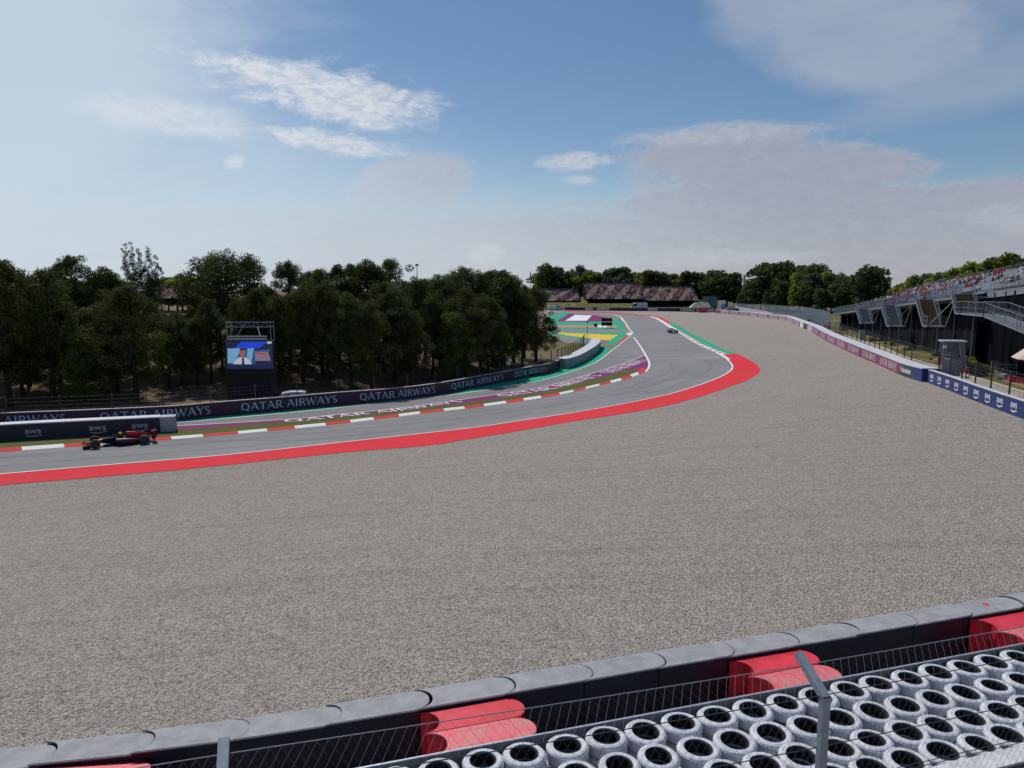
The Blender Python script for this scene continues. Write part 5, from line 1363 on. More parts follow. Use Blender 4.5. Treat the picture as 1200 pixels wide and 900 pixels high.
for (px, row, cnt, col) in ((1122,3,5,'dark red'),(1146,5,6,None),(1132,8,4,'dark red'),(1152,7,4,'black'),(1140,12,5,None),(1156,13,6,'dark red'),(1164,14,3,None),(1185,12,4,'white'),(1192,9,6,None),(1186,8,3,'white'),(1168,1,4,'orange'),(1164,1,3,'black'),(1128,6,4,None),(1110,9,6,None),(1178,5,1,None),(1198,14,3,'white')):
    u, _ = rowpos(row, 0); sc = s_px(px, u)
    for j in range(cnt): seat_person(min(NROW-1, max(0, row + random.choice((0, 0, 1)))), sc + (j - cnt/2) * 0.6 + random.uniform(-.2, .2), col if random.random() < 0.6 else None)
# people on the walkway
for px, c in ((1043,'red'),(1046,'dark red'),(1048.5,'red'),(1079,'red'),(1081,'orange'),(1060,'navy blue')):
    s = s_px(px, -0.6); x, y = gp(s, -0.6)
    person(person_mesh(STAND, c, pose='stand'), x, y, zdeck(s), ang + random.uniform(-.8, .8), 'person in a %s top standing on the walkway%s' % (c, {1043: ', leftmost of a group of three', 1048.5: ', rightmost of a group of three', 1079: ', left of a person in orange'}.get(px, '')), None)

# ------------------------------------------------------------------ far grandstands
def far_stand(px0, px1, D, yf, yt, ysk, label, crowd_label, rows=12, depth=12, cols=('seat_beige',), seed=1, side=True, ncrowd=420, blocks=None):
    root = empty('far_grandstand', (0, 0, 0)); tag(root, label, 'grandstand', None)
    x0, x1 = (px0 - 600) / F_PX * D, (px1 - 600) / F_PX * D
    zf = z_at(yf, (x0+x1)/2, D); zt = z_at(yt, (x0+x1)/2, D + depth); zs = z_at(ysk, (x0+x1)/2, D)
    mb = MB(); nsec = 10
    for i in range(rows):
        y0 = D + depth * i / rows; z = zf + (zt - zf) * i / rows; zn = zf + (zt - zf) * (i + 1) / rows
        for j in range(nsec * 4):
            xa = x0 + (x1 - x0) * j / (nsec*4); xb = x0 + (x1 - x0) * (j+1) / (nsec*4)
            sec = int((j - i * 0.9 + seed + 40) / 5.2) % 2
            mb.m = 1 + (sec != 0) if ((j - i * 0.9 + seed + 40) % 5.2) > 0.8 else 0
            mb.add([(xa, y0, z), (xb, y0, z), (xb, y0 + depth/rows, z), (xa, y0 + depth/rows, z), (xa, y0 + depth/rows, zn), (xb, y0 + depth/rows, zn)], [(0,1,2,3), (3,2,5,4)])
    mb.build('seating_tiers', [M['stair'], M['beige'], M['maroonseat']], root, recalc=False)
    mb = MB(); mb.box(((x0+x1)/2, D - 0.1, (zf + zs) / 2), (x1 - x0, 0.2, zf - zs)); mb.build('front_skirt', [M['blackvoid']], root)
    for xs_ in (x0, x1):
        mb = MB(); mb.add([(xs_, D, zs - 0.5), (xs_, D + depth, zs - 0.5), (xs_, D + depth, zt), (xs_, D, zf), (xs_ + 0.2, D, zs - 0.5), (xs_ + 0.2, D + depth, zs - 0.5), (xs_ + 0.2, D + depth, zt), (xs_ + 0.2, D, zf)], [(0,1,2,3), (4,5,6,7), (3,2,6,7), (0,3,7,4)]); mb.build('side_screen', [M['netting']], root)
    mb = MB(); n = max(2, int((x1 - x0) / 2.5))
    for i in range(n + 1): x = x0 + (x1 - x0) * i / n; mb.box((x, D + depth, zt + 0.6), (0.12, 0.12, 1.3))
    mb.box(((x0+x1)/2, D + depth + 0.1, zt + 0.5), (x1 - x0, 0.06, 0.7)); mb.build('back_rail', [M['darkrail']], root)
    # crowd: too many and too small to count
    rng = random.Random(seed); mb = MB(); names = ['red', 'white', 'navy blue', 'pink', 'dark red', 'black', 'pale blue', 'skin', 'tan']
    for _ in range(ncrowd):
        i = rng.randrange(rows); f = (i + 0.35) / rows; x = rng.uniform(x0 + 0.4, x1 - 0.4); jj = (x - x0) / (x1 - x0) * nsec * 4; sec = int((jj - i * 0.9 + seed + 40) / 5.2) % 2
        if sec == 0 and rng.random() < 0.85: continue
        y = D + depth * (i + 0.5) / rows; z = zf + (zt - zf) * i / rows
        mb.m = rng.choice((0, 1, 1, 2, 3, 3, 4, 5, 5, 6, 7, 7, 8, 8, 8)) if sec != 0 else rng.choice((1, 3, 8, 7)); mb.tube((x, y, z + 0.05), (x, y, z + 0.75), 0.26, 0.20, 6); mb.m = 7; mb.tube((x, y, z + 0.78), (x, y, z + 1.02), 0.12, 0.10, 6)
    o = mb.build('crowd', [M[k] for k in names], None, recalc=False); tag(o, crowd_label, 'crowd', None, 'stuff')
    return root
M['beige'] = mat('beige_seats', (0.66, 0.52, 0.36), 0.7, 0.15, 0.5); M['maroonseat'] = mat('maroon_seats', (0.30, 0.15, 0.18), 0.7, 0.2, 0.5)
M['stair'] = mat('grey_aisle', (0.17, 0.15, 0.15), 0.8, 0.15); M['darkrail'] = mat('dark_blue_grey_rail', (0.06, 0.075, 0.10), 0.7, 0.2)
far_stand(596, 679, 322, 352.5, 340.5, 355, 'leftmost far grandstand with tan seats partly hidden by the pines', 'sparse distant crowd on the tan seats of the leftmost far grandstand', seed=2, ncrowd=260)
far_stand(686, 757, 318, 350.3, 333.5, 355, 'middle far grandstand, its rows full of red and pink clothes', 'distant crowd filling the middle far grandstand', seed=5, ncrowd=480)
far_stand(755, 818, 314, 352.2, 337.5, 361.5, 'right-hand far grandstand above a tall black skirt', 'distant crowd filling the right-hand far grandstand', seed=9, ncrowd=400)
far_stand(176, 250, 285, 349.5, 337, 352.5, 'distant grandstand seen through the gap between the pines', 'distant crowd seen through the gap between the pines', seed=4, ncrowd=300, rows=9)
# grass embankment below the far stands
mb = MB(); rr = []
for px in np.arange(560, 842, 10):
    x = (px - 600) / F_PX; zb = float(T(x * 300, 300)) - 0.3; hi = 355.2 if px < 756 else 361.8
    rr.append([(x * 300, 300, zb), (x * 306, 306, zb + 0.9), (x * 318, 318, z_at(hi - 0.3, x * 318, 318)), (x * 326, 326, z_at(hi - 1.5, x * 326, 326))])
mb.loft(rr, cap=False, closed=False); tag(mb.build('grass_embankment', [M['drygrass']], smooth=True), kind='structure')
mb = MB(); rr = []
for px in np.arange(652, 689, 3):
    x = (px - 600) / F_PX; t = min(1, max(0, (px - 660) / 30)); top = 356.5 - 12 * t
    rr.append([(x * 310, 310, z_at(359, x * 310, 310)), (x * 319, 319, z_at(min(358, top + 6), x * 319, 319)), (x * 335, 335, z_at(top, x * 335, 335)), (x * 338, 338, z_at(358, x * 338, 338))])
mb.loft(rr, cap=True, closed=True); tag(mb.build('grass_slope', [M['drygrass']], smooth=True), kind='structure')

# ------------------------------------------------------------------ distant furniture
def at_px(px, D, dz=0): x = (px - 600) / F_PX * D; return x, D, float(T(x, D)) + dz
def mast(px, D, ty, r, label, cat='mast', head=None, m='galv', name='mast', base=None):
    x, y, z = at_px(px, D); zt = z_at(ty, x, y); root = empty(name, (x, y, z)); tag(root, label, cat)
    mb = MB(); mb.tube((0, 0, -0.3), (0, 0, zt - z), r, r * 0.6, 8); mb.build('pole', [M[m]], root)
    if head: mb = MB(); mb.box((0, 0, zt - z), head); mb.build('lamp_head' if head[2] < 1 else 'head', [M['darksteel']], root)
    return root
mast(869.5, 420, 322, 1.0, 'tall thin grey chimney-like mast between the far trees')
mast(688, 128, 377.5, 0.06, 'slim dark camera pole behind the curved block barrier', 'camera pole', (0.25, 0.3, 0.25), 'darksteel', 'camera_pole')
mast(490, 210, 310.5, 0.16, 'floodlight mast rising above the middle of the pine wood', 'floodlight mast', (0.9, 0.5, 0.5), 'darksteel', 'floodlight_mast')
mast(621.5, 330, 322, 0.2, 'thin lattice mast just right of the pine wood', 'mast', (0.5, 0.5, 2.2), 'galv', 'lattice_mast')
mast(779.5, 360, 317, 0.16, 'thin aerial above the trees of the far grandstands', 'aerial', None, 'galv', 'aerial')
for px in (195, 211):
    mast(px, 232, 336, 0.16, 'dark pole in front of the distant grandstand in the gap, %s of the two' % ('left' if px == 195 else 'right'), 'pole', None, 'darksteel', 'pole')
# black double signal board
x, y = G(711, 385); z = float(T(x, y)); D = y; root = empty('signal_board', (x, y, z)); tag(root, 'black two-deck signal board on legs on the green paint', 'signal board')
w_ = 12.5 / F_PX * D; zt = z_at(372.6, x, y) - z; zb = z_at(381.6, x, y) - z
for a, b in ((zb, zb + (zt - zb) * 0.46), (zb + (zt - zb) * 0.54, zt)):
    mb = MB(); mb.box((0, 0, (a + b) / 2), (w_, 0.25, b - a)); mb.build('panel', [M['black']], root)
for sx in (-0.4, 0.4): mb = MB(); mb.tube((w_ * sx, 0.1, -0.2), (w_ * sx, 0.1, zt), 0.05, None, 6); mb.build('leg', [M['darksteel']], root)
x, y = G(698, 384.5); z = float(T(x, y)); root = empty('round_sign', (x, y, z)); tag(root, 'small round black sign left of the two-deck board', 'sign')
mb = MB(); mb.lathe([(0.001, -0.1), (0.42, -0.1), (0.42, 0.1), (0.001, 0.1)], 18, c=(0, 0, z_at(381, x, y) - z), axis='Y'); mb.build('disc', [M['black']], root)
mb = MB(); mb.tube((0, 0.12, -0.2), (0, 0.12, z_at(381, x, y) - z), 0.05, None, 6); mb.build('post', [M['darksteel']], root)
# hoarding, tent, skip, signs near the end of the gravel
x0, x1 = (822 - 600) / F_PX * 282, (842 - 600) / F_PX * 278; root = empty('blue_hoarding', (x0, 282, float(T(x0, 282)))); tag(root, 'blue-grey hoarding right of the far grandstands', 'hoarding')
M['hoard'] = mat('blue_grey_sheet', (0.13, 0.19, 0.28), 0.6, 0.12, 0.4, streak=0.2); zt = z_at(347.5, x0, 282) - float(T(x0, 282))
for i in range(5):
    w_ = (x1 - x0) / 5; mb = MB(); mb.box((w_ * (i + 0.5), 0, zt / 2), (w_ - 0.05, 0.12, zt)); mb.build('panel', [M['hoard']], root)
x, y, z = at_px(819, 272); root = empty('event_tent', (x, y, z)); tag(root, 'low grey-white tent roof standing at the far end of the gravel', 'tent'); zt = z_at(354, x, y) - z
M['tent'] = mat('weathered_tent_canvas', (0.42, 0.42, 0.37), 0.8, 0.15, 0.6, col2=(0.28, 0.29, 0.25))
mb = MB(); W2 = 3.8; mb.add([(-W2, -2, zt*.45), (W2, -2, zt*.45), (W2, 2, zt*.45), (-W2, 2, zt*.45), (-W2*.45, 0, zt), (W2*.75, 0, zt)], [(0,1,5,4), (1,2,5), (2,3,4,5), (3,0,4)]); mb.build('canopy', [M['tent']], root)
for sx in (-1, 1):
    for sy in (-1, 1): mb = MB(); mb.tube((W2*.96*sx, 1.9*sy, -0.2), (W2*.96*sx, 1.9*sy, zt*.47), 0.06, None, 6); mb.build('leg', [M['galv']], root)
x, y, z = at_px(822, 262); root = empty('skip', (x, y, z)); tag(root, 'orange-red container below the tent at the end of the gravel', 'container')
M['skip'] = mat('orange_red_paint', (0.50, 0.10, 0.045), 0.55, 0.15, 2, streak=0.3)
mb = MB(); mb.loft([[(-1.5, -0.8, 0.1), (1.5, -0.8, 0.1), (1.5, 0.8, 0.1), (-1.5, 0.8, 0.1)], [(-2.0, -1, 1.7), (2.0, -1, 1.7), (2.0, 1, 1.7), (-2.0, 1, 1.7)]]); mb.build('body', [M['skip']], root)
mb = MB(); mb.box((0, 0, 1.73), (4.1, 2.1, 0.08)); mb.build('rim', [M['darksteel']], root)
x, y, z = at_px(845, 256); root = empty('advert_board', (x, y, z)); tag(root, 'white board with a blue ring and a yellow edge near the end of the gravel', 'board'); zt = z_at(352, x, y) - z
M['sgblue'] = mat('sign_blue', (0.03, 0.12, 0.45), 0.5, 0.05); M['sgyel'] = mat('sign_yellow', (0.65, 0.42, 0.05), 0.5, 0.05)
mb = MB(); mb.box((0, 0, zt/2), (2.4, 0.15, zt)); mb.build('board', [M['ban_white']], root)
mb = MB(); mb.lathe([(0.42, -0.02), (0.85, -0.02), (0.85, 0.02), (0.42, 0.02)], 20, c=(0.35, -0.11, zt*0.55), axis='Y', closed=True); mb.build('ring_emblem', [M['sgblue']], root)
mb = MB(); mb.box((-1.45, 0, zt/2), (0.5, 0.16, zt)); mb.build('yellow_edge', [M['sgyel']], root)
def vehicle(name, x, y, z, rz, L, W, H, body, label, cat, cabfrac=0.3, dark='black'):
    root = empty(name, (x, y, z), rz); tag(root, label, cat)
    hb = H * 0.92; c = L * cabfrac
    mb = MB(); prof = [(-L/2, 0.35), (L/2 - 0.05, 0.35), (L/2, 0.9), (L/2 - 0.15, H*0.52), (L/2 - c*0.55, H*0.95), (L/2 - c, H), (-L/2 + 0.1, H), (-L/2, H*0.9)]
    a = [[(px_, -W/2 * (1 if pz < H*.6 else .92), pz) for px_, pz in prof], [(px_, W/2 * (1 if pz < H*.6 else .92), pz) for px_, pz in prof]]
    mb.loft(a); mb.build('body', [body], root)
    mb = MB(); p = [(L/2 - 0.13, H*0.55), (L/2 - c*0.56, H*0.92)]
    for sy in (-1, 1): mb.add([(L/2 - 0.25, sy*W*.502, H*.56), (L/2 - c*.62, sy*W*.47, H*.88), (L/2 - c*1.1, sy*W*.47, H*.88), (L/2 - c*1.1, sy*W*.502, H*.56)], [(0,1,2,3)])
    mb.add([(L/2 - 0.10, -W*.42, H*.56), (L/2 - 0.10, W*.42, H*.56), (L/2 - c*.50, W*.38, H*.90), (L/2 - c*.50, -W*.38, H*.90)], [(0,1,2,3)])
    mb.build('window', [M['black']], root, recalc=False)
    mb = MB(); mb.add([(-L/2 - 0.012, -W*.34, H*.55), (-L/2 - 0.012, W*.34, H*.55), (-L/2 - 0.012, W*.32, H*.84), (-L/2 - 0.012, -W*.32, H*.84)], [(0,1,2,3)]); mb.build('rear_window', [M['black']], root, recalc=False)
    for sx in (-L*.32, L*.32):
        for sy in (-1, 1):
            mb = MB(); mb.lathe([(0.001, -0.11), (0.28, -0.12), (0.34, -0.07), (0.34, 0.07), (0.28, 0.12), (0.001, 0.11)], 16, c=(sx, sy * (W/2 - 0.08), 0.34), axis='Y'); mb.build('wheel', [M['rubber']], root)
    return root
M['carwhite'] = mat('white_car_paint', (0.62, 0.64, 0.68), 0.35, 0.05); M['cardark'] = mat('dark_vehicle_paint', (0.03, 0.035, 0.05), 0.4, 0.1)
x, y, z = at_px(748, 292); vehicle('lorry', x, y, z, math.pi, 6.5, 2.3, 2.9, M['carwhite'], 'small white lorry parked below the middle of the far grandstands', 'lorry')
x, y, z = at_px(858.5, 243); vehicle('utility_vehicle', x, y, z, -1.2, 4.2, 1.9, 2.0, M['cardark'], 'dark utility vehicle parked beside the white boards', 'vehicle')
x, y, z = at_px(649, 290); vehicle('van', x, y, z, 0.2, 5, 2, 1.9, M['carwhite'], 'pale van parked below the leftmost far grandstand', 'van')
# cabin behind the purple wall
x, y = G(342, 474.6); y += 2.0; x = (342 - 600) / F_PX * y * 1.0; z = float(T(x, y)); root = empty('service_cabin', (x, y, z), 0.18); tag(root, 'small white rounded cabin with a dark round window behind the purple wall', 'cabin')
w_ = 28 / F_PX * y; zt = z_at(458, x, y) - z
M['cabin'] = mat('white_cabin_panel', (0.60, 0.63, 0.68), 0.4, 0.05, 1)
prof = [(-w_/2, 0.3), (-w_/2, zt*.80), (-w_*.30, zt*.94), (-w_*.1, zt), (w_*.3, zt), (w_*.48, zt*.93), (w_/2, zt*.8), (w_/2, 0.3)]
mb = MB(); mb.loft([[(a, -0.9, b) for a, b in prof], [(a, 0.9, b) for a, b in prof]]); mb.build('shell', [M['cabin']], root)
mb = MB(); mb.lathe([(0.001, -0.02), (0.24, -0.02), (0.24, 0.02), (0.001, 0.02)], 16, c=(-w_*.18, -0.93, zt*.60), axis='Y'); mb.build('round_window', [M['black']], root)
mb = MB(); mb.box((w_*.34, -0.91, zt*.64), (w_*.22, 0.03, zt*.2)); mb.build('window', [M['blue']], root)
for sx in (-1, 1): mb = MB(); mb.tube((w_*.3*sx, -0.8, 0.3), (w_*.3*sx, 0.8, 0.3), 0.3, None, 14); mb.build('wheel', [M['rubber']], root)
x, y = G(596, 444); z = float(T(x, y)); root = empty('white_sign', (x, y, z)); tag(root, 'small square white sign hanging at the fence in front of the pines', 'sign')
mb = MB(); mb.box((0, 0, z_at(425.6, x, y) - z), (0.55, 0.04, 0.55)); mb.build('plate', [M['ban_white']], root); mb = MB(); mb.tube((0, 0.05, -0.2), (0, 0.05, z_at(423, x, y) - z), 0.03, None, 6); mb.build('post', [M['rustpost']], root)

# ------------------------------------------------------------------ video screen tower
bx, by = G(292, 474); by += 1.5; bx = (292.5 - 600) / F_PX * by; bz = float(T(bx, by))
root = empty('video_screen', (bx, by, bz), 0.0); tag(root, 'big outdoor video screen on a black-skirted scaffold tower among the pines', 'video screen')
k = 1 / F_PX * by * 1.02
def ZY(yy): return z_at(yy, bx, by) - bz
wS = 56 * k; zs0, zs1 = ZY(433.5), ZY(398.5)
mb = MB(); mb.box((0, 0, (zs0 + zs1) / 2), (wS, 0.6, zs1 - zs0)); mb.build('cabinet', [M['black']], root)
def emi(n, c, e): M[n] = mat('screen_' + n, tuple(v * 0.02 for v in c), 0.5, 0.0, emit=(c, e)); return M[n]
emi('navy', (0.010, 0.016, 0.055), 1.0); emi('ultra', (0.015, 0.06, 0.62), 0.9); emi('sky', (0.20, 0.42, 0.66), 0.75); emi('pale', (0.60, 0.62, 0.80), 0.7); emi('skinlit', (0.34, 0.13, 0.11), 0.8); emi('dk', (0.02, 0.015, 0.03), 1.0)
emi('mid', (0.03, 0.09, 0.25), 0.8); emi('greyred', (0.30, 0.20, 0.27), 0.7); emi('redd', (0.42, 0.07, 0.09), 0.8)
def sc(px, py): return ((px - 292.5) * k, ZY(py))
lay = [0]
disp = MB()
def spoly(pts, idx):
    lay[0] += 1; disp.m = idx; disp.add([(sc(*p)[0], -0.305 - 0.002 * lay[0], sc(*p)[1]) for p in pts], [tuple(range(len(pts)))])
spoly([(266,400),(319.5,400),(319.5,432),(266,432)], 0)
spoly([(284,400),(314,400),(304,408),(276,408)], 1); spoly([(313,400),(319,400),(319,402),(314,403)], 3)
spoly([(267,408),(299,408),(299,426.5),(267,426.5)], 6); spoly([(268,408),(276,408),(270,425),(267,425)], 2); spoly([(284,408),(276,408),(270,425),(274,426)], 2); spoly([(291,408),(298,408),(294,426),(288,426)], 2)
spoly([(273.5,426.5),(277.5,420.5),(281.5,418),(288,418.5),(291.5,421),(295,426.5)], 3); spoly([(281.5,410.5),(283,408.4),(286.5,408.4),(288,411),(287.6,415.5),(285.4,418.6),(283.4,418),(281.8,415)], 4); spoly([(281.2,411.5),(282.5,408),(287,407.8),(288.4,411),(286.5,410),(283,410.2)], 5); spoly([(284,418.6),(286,418.6),(286.4,426.5),(283.6,426.5)], 5)
spoly([(299,411),(314,411),(317,422.5),(299,422.5)], 7); spoly([(300,412.5),(312,413.5),(311,415.5),(300,414)], 8); spoly([(301,410),(316,409),(317,411.5),(300,412.3)], 6)
disp.build('display', [M[n] for n in ('navy', 'ultra', 'sky', 'pale', 'skinlit', 'dk', 'mid', 'greyred', 'redd')], root, recalc=False)
mb = MB(); mb.box((0, 0.25, (zs0 + 0) / 2), (51 * k, 2.2, zs0 - 0.02)); mb.build('black_skirt', [M['black']], root)
mb = MB()
for i in range(9): mb.box(((i - 4) * 5.4 * k, -0.62, zs0 - 0.15), (3.2 * k, 0.06, 0.12))
mb.build('fixing_plates', [M['darksteel']], root)
zt = ZY(377.5); mb = MB()
for sx in (-1, 1):
    for yy in (-0.15, 0.9): mb.tube((sx * 25 * k, yy, 0), (sx * 25 * k, yy, zt), 0.035, None, 6)
for z_ in (zt, ZY(383)):
    for yy in (-0.5, 0.9): mb.tube((-25 * k, yy, z_), (25 * k, yy, z_), 0.03, None, 5)
    for sx in (-1, 1): mb.tube((sx * 25 * k, -0.5, z_), (sx * 25 * k, 0.9, z_), 0.03, None, 5)
for i in range(10): a = -25 * k + i * 5 * k; mb.tube((a, -0.5, zt if i % 2 else ZY(383)), (a + 5 * k, -0.5, ZY(383) if i % 2 else zt), 0.018, None, 4)
mb.tube((-12 * k, -0.5, ZY(393)), (-3 * k, -0.5, ZY(379)), 0.03, None, 5); mb.tube((14 * k, -0.5, ZY(393)), (6 * k, 0.9, ZY(383)), 0.02, None, 5)
mb.build('scaffold_frame', [M['galv']], root)
for z_ in (ZY(394), ZY(396.8)): mb = MB(); mb.box((-1 * k, -0.45, z_), (45 * k, 0.12, 0.12)); mb.build('truss_beam', [M['galvlight']], root)

# ------------------------------------------------------------------ right-hand furniture
x, y = G(1112, 439); z = float(T(x, y)); sc_ = y / F_PX; zt = z_at(399.5, x, y) - z
root = empty('marshal_post', (x, y, z), R(-20)); tag(root, 'grey marshal post with a flat overhanging roof beside the blue wall', 'marshal post')
w_ = 20 * sc_; M['cabingrey'] = mat('grey_cabin_sheet', (0.21, 0.23, 0.26), 0.6, 0.1, 2, streak=0.2)
mb = MB()
mb.box((0, 0, zt * 0.24), (w_, 1.5, zt * 0.48)); 
for sx in (-1, 1):
    for sy in (-1, 1): mb.box((sx * (w_/2 - .07), sy * 0.68, zt * 0.72), (0.14, 0.12, zt * 0.5))
mb.box((0, 0.70, zt * 0.72), (w_, 0.06, zt * 0.48)); mb.build('cabin', [M['cabingrey']], root)
mb = MB(); mb.box((w_*0.05, -0.1, zt), (w_ * 1.28, 2.0, 0.12)); mb.build('roof', [M['galvlight']], root)
mb = MB(); mb.box((w_ * 0.62, 0.0, zt * 0.62), (0.12, 1.6, zt * 0.74), M=Matrix.Rotation(R(-7), 3, 'Y')); mb.build('side_screen', [M['galv']], root)
mb = MB(); mb.box((-w_ * 0.56, -0.7, zt * 0.42), (0.55, 0.05, 0.7)); mb.build('red_notice', [M['redpl']], root)
mb = MB(); mb.box((-w_ * 0.40, -0.78, zt * 0.84), (0.3, 0.12, 0.3)); mb.build('white_lamp', [M['ban_white']], root)
for i in range(4): mb = MB(); mb.box((w_ * 0.62 + 0.12 * i, -0.7, zt * 0.44 - 0.28 * i), (0.30, 0.7, 0.05)); mb.build('step', [M['galv']], root)
for f in (0.62,): mb = MB(); mb.box((0, -0.72, zt * f), (w_, 0.05, 0.05)); mb.build('guard_rail', [M['galvlight']], root)
RFM = offset_path(RP, 2.0)
# an open marshal shelter frame and a grey cabinet further along
x, y = G(1010, 399); z = float(T(x, y)); h_ = z_at(387.5, x, y) - z; root = empty('equipment_cabinet', (x, y, z), R(-20)); tag(root, 'pale grey equipment cabinet on the bank behind the banner wall', 'cabinet')
mb = MB(); mb.box((0, 0, h_/2), (0.75, 0.6, h_)); mb.build('cabinet_body', [M['galvlight']], root); mb = MB(); mb.box((0, -0.31, h_*.5), (0.6, 0.02, h_*.8)); mb.build('door', [M['galv']], root)
x, y = RFM.at(RFM.u_px(976))[:2]; q_ = offset_path(RP, 3.6); x, y = q_.at(q_.u_px(977))[:2]; z = float(T(x, y)); h_ = z_at(377, x, y) - z; root = empty('shelter_frame', (x, y, z), R(-20)); tag(root, 'open steel shelter frame beside the marshals behind the banner wall', 'shelter')
for sx, sy in ((-1, -1), (1, -1), (-1, 1), (1, 1)): mb = MB(); mb.box((sx * 0.9, sy * 0.7, h_/2), (0.1, 0.1, h_)); mb.build('post', [M['galvlight']], root)
mb = MB(); mb.box((0, 0, h_ + 0.05), (2.2, 1.8, 0.1)); mb.build('roof', [M['galv']], root)
for px, py, c, lab in ((965.5, 402, 'pink', 'marshal in a pale pink top standing behind the banner wall'), (969, 403.5, 'orange', 'marshal in orange overalls standing beside the shelter frame'), (948, 392, 'black', 'person in dark clothes behind the white-topped wall, left of the marshals')):
    x, y = RFM.at(RFM.u_px(px))[:2]; person(person_mesh(STAND, c, cap='white' if c == 'pink' else None, legs=c if c == 'orange' else 'jeans', pose='stand'), x, y, float(T(x, y)), 2.6, lab)
x, y = G(1131.5, 443); z = float(T(x, y)); person(person_mesh(SIT, 'red', cap='hair', legs='white'), x, y, z - 0.22, 2.7, 'person in a red top and white trousers sitting on the cream kerb', None)
mb = MB(); mb.box((x + 0.02, y + 0.1, z + 0.1), (0.5, 0.4, 0.2)); 
tag(mb.build('low_block', [M['concrete']]), 'low concrete block under the sitting person in red', 'block')
x, y = G(1121, 439.5); z = float(T(x, y)); mb = MB(); mb.loft([[(-.25,-.2,0),(.25,-.2,0),(.25,.2,0),(-.25,.2,0)], [(-.2,-.16,.75),(.2,-.16,.75),(.2,.16,.75),(-.2,.16,.75)]]); o = mb.build('white_bin', [M['whitewall']]); o.location = (x, y, z); tag(o, 'small white bin right of the marshal post', 'bin')
# pale canopy, barriers and crates at the right edge
x, y = G(1232, 470); z = float(T(x, y)); zt = z_at(391, x, y) - z; zr = z_at(421, x, y) - z
root = empty('parasol', (x, y, z)); tag(root, 'large pale beige parasol cut off by the right edge of the photo', 'parasol'); M['canvas'] = mat('pale_beige_canvas', (0.55, 0.44, 0.38), 0.85, 0.08, 2)
rr_ = 44 * y / F_PX; mb = MB(); mb.lathe([(0.02, zt), (rr_ * 0.5, zt - (zt - zr) * 0.36), (rr_, zr), (rr_ * 0.99, zr - 0.04), (rr_ * 0.48, zt - (zt - zr) * 0.36 - 0.06), (0.02, zt - 0.08)], 8); mb.build('canopy', [M['canvas']], root)
mb = MB(); mb.tube((0, 0, -0.2), (0, 0, zt - 0.05), 0.05, None, 8); mb.build('pole', [M['galvlight']], root)
def crowd_barrier(px, py, rz, lab):
    x, y = G(px, py); z = float(T(x, y)); root = empty('crowd_barrier', (x, y, z), rz); tag(root, lab, 'crowd barrier', 'steel crowd barriers left near the parasol'); mb = MB()
    P = [Vector((-1.0, 0, 0.15)), Vector((-1.0, 0, 1.1)), Vector((1.0, 0, 1.1)), Vector((1.0, 0, 0.15)), Vector((-1.0, 0, 0.15))]; mb.path(P, 0.03, 5)
    for i in range(1, 14): mb.tube((-1 + i / 7, 0, 0.15), (-1 + i / 7, 0, 1.1), 0.012, None, 4, False)
    mb.build('frame', [M['galvlight']], root)
    for sx in (-0.7, 0.7): mb = MB(); mb.box((sx, 0, 0.04), (0.06, 0.6, 0.05)); mb.box((sx, 0, 0.12), (0.04, 0.04, 0.12)); mb.build('foot', [M['galv']], root)
crowd_barrier(1168, 436, 0.5, 'steel crowd barrier standing left of the parasol, farthest from the wall'); crowd_barrier(1180, 441, -0.4, 'steel crowd barrier turned across the path below the parasol'); crowd_barrier(1192, 440, 0.9, 'steel crowd barrier nearest the right edge of the photo')
for i, (px, py, c, lab) in enumerate(((1159, 437, 'redpl', 'red plastic crate left of the crowd barriers'), (1175, 444, 'white', 'white plastic crate below the crowd barriers'), (1186, 447, 'redpl', 'red plastic crate nearest the right edge'), (1197, 449, 'redpl', 'red plastic crate cut by the right edge'))):
    x, y = G(px, py); z = float(T(x, y)); mb = MB(); a, b, h_ = 0.34, 0.24, 0.42
    mb.loft([[(-a*.9,-b*.9,0),(a*.9,-b*.9,0),(a*.9,b*.9,0),(-a*.9,b*.9,0)], [(-a,-b,h_),(a,-b,h_),(a,b,h_),(-a,b,h_)], [(-a*.9,-b*.88,h_),(a*.9,-b*.88,h_),(a*.9,b*.88,h_),(-a*.9,b*.88,h_)], [(-a*.85,-b*.8,.05),(a*.85,-b*.8,.05),(a*.85,b*.8,.05),(-a*.85,b*.8,.05)]])
    o = mb.build('crate', [M[c] if c != 'white' else M['ban_white']]); o.location = (x, y, z); o.rotation_euler = (0, 0, i * 0.7); tag(o, lab, 'crate', 'plastic crates near the parasol')

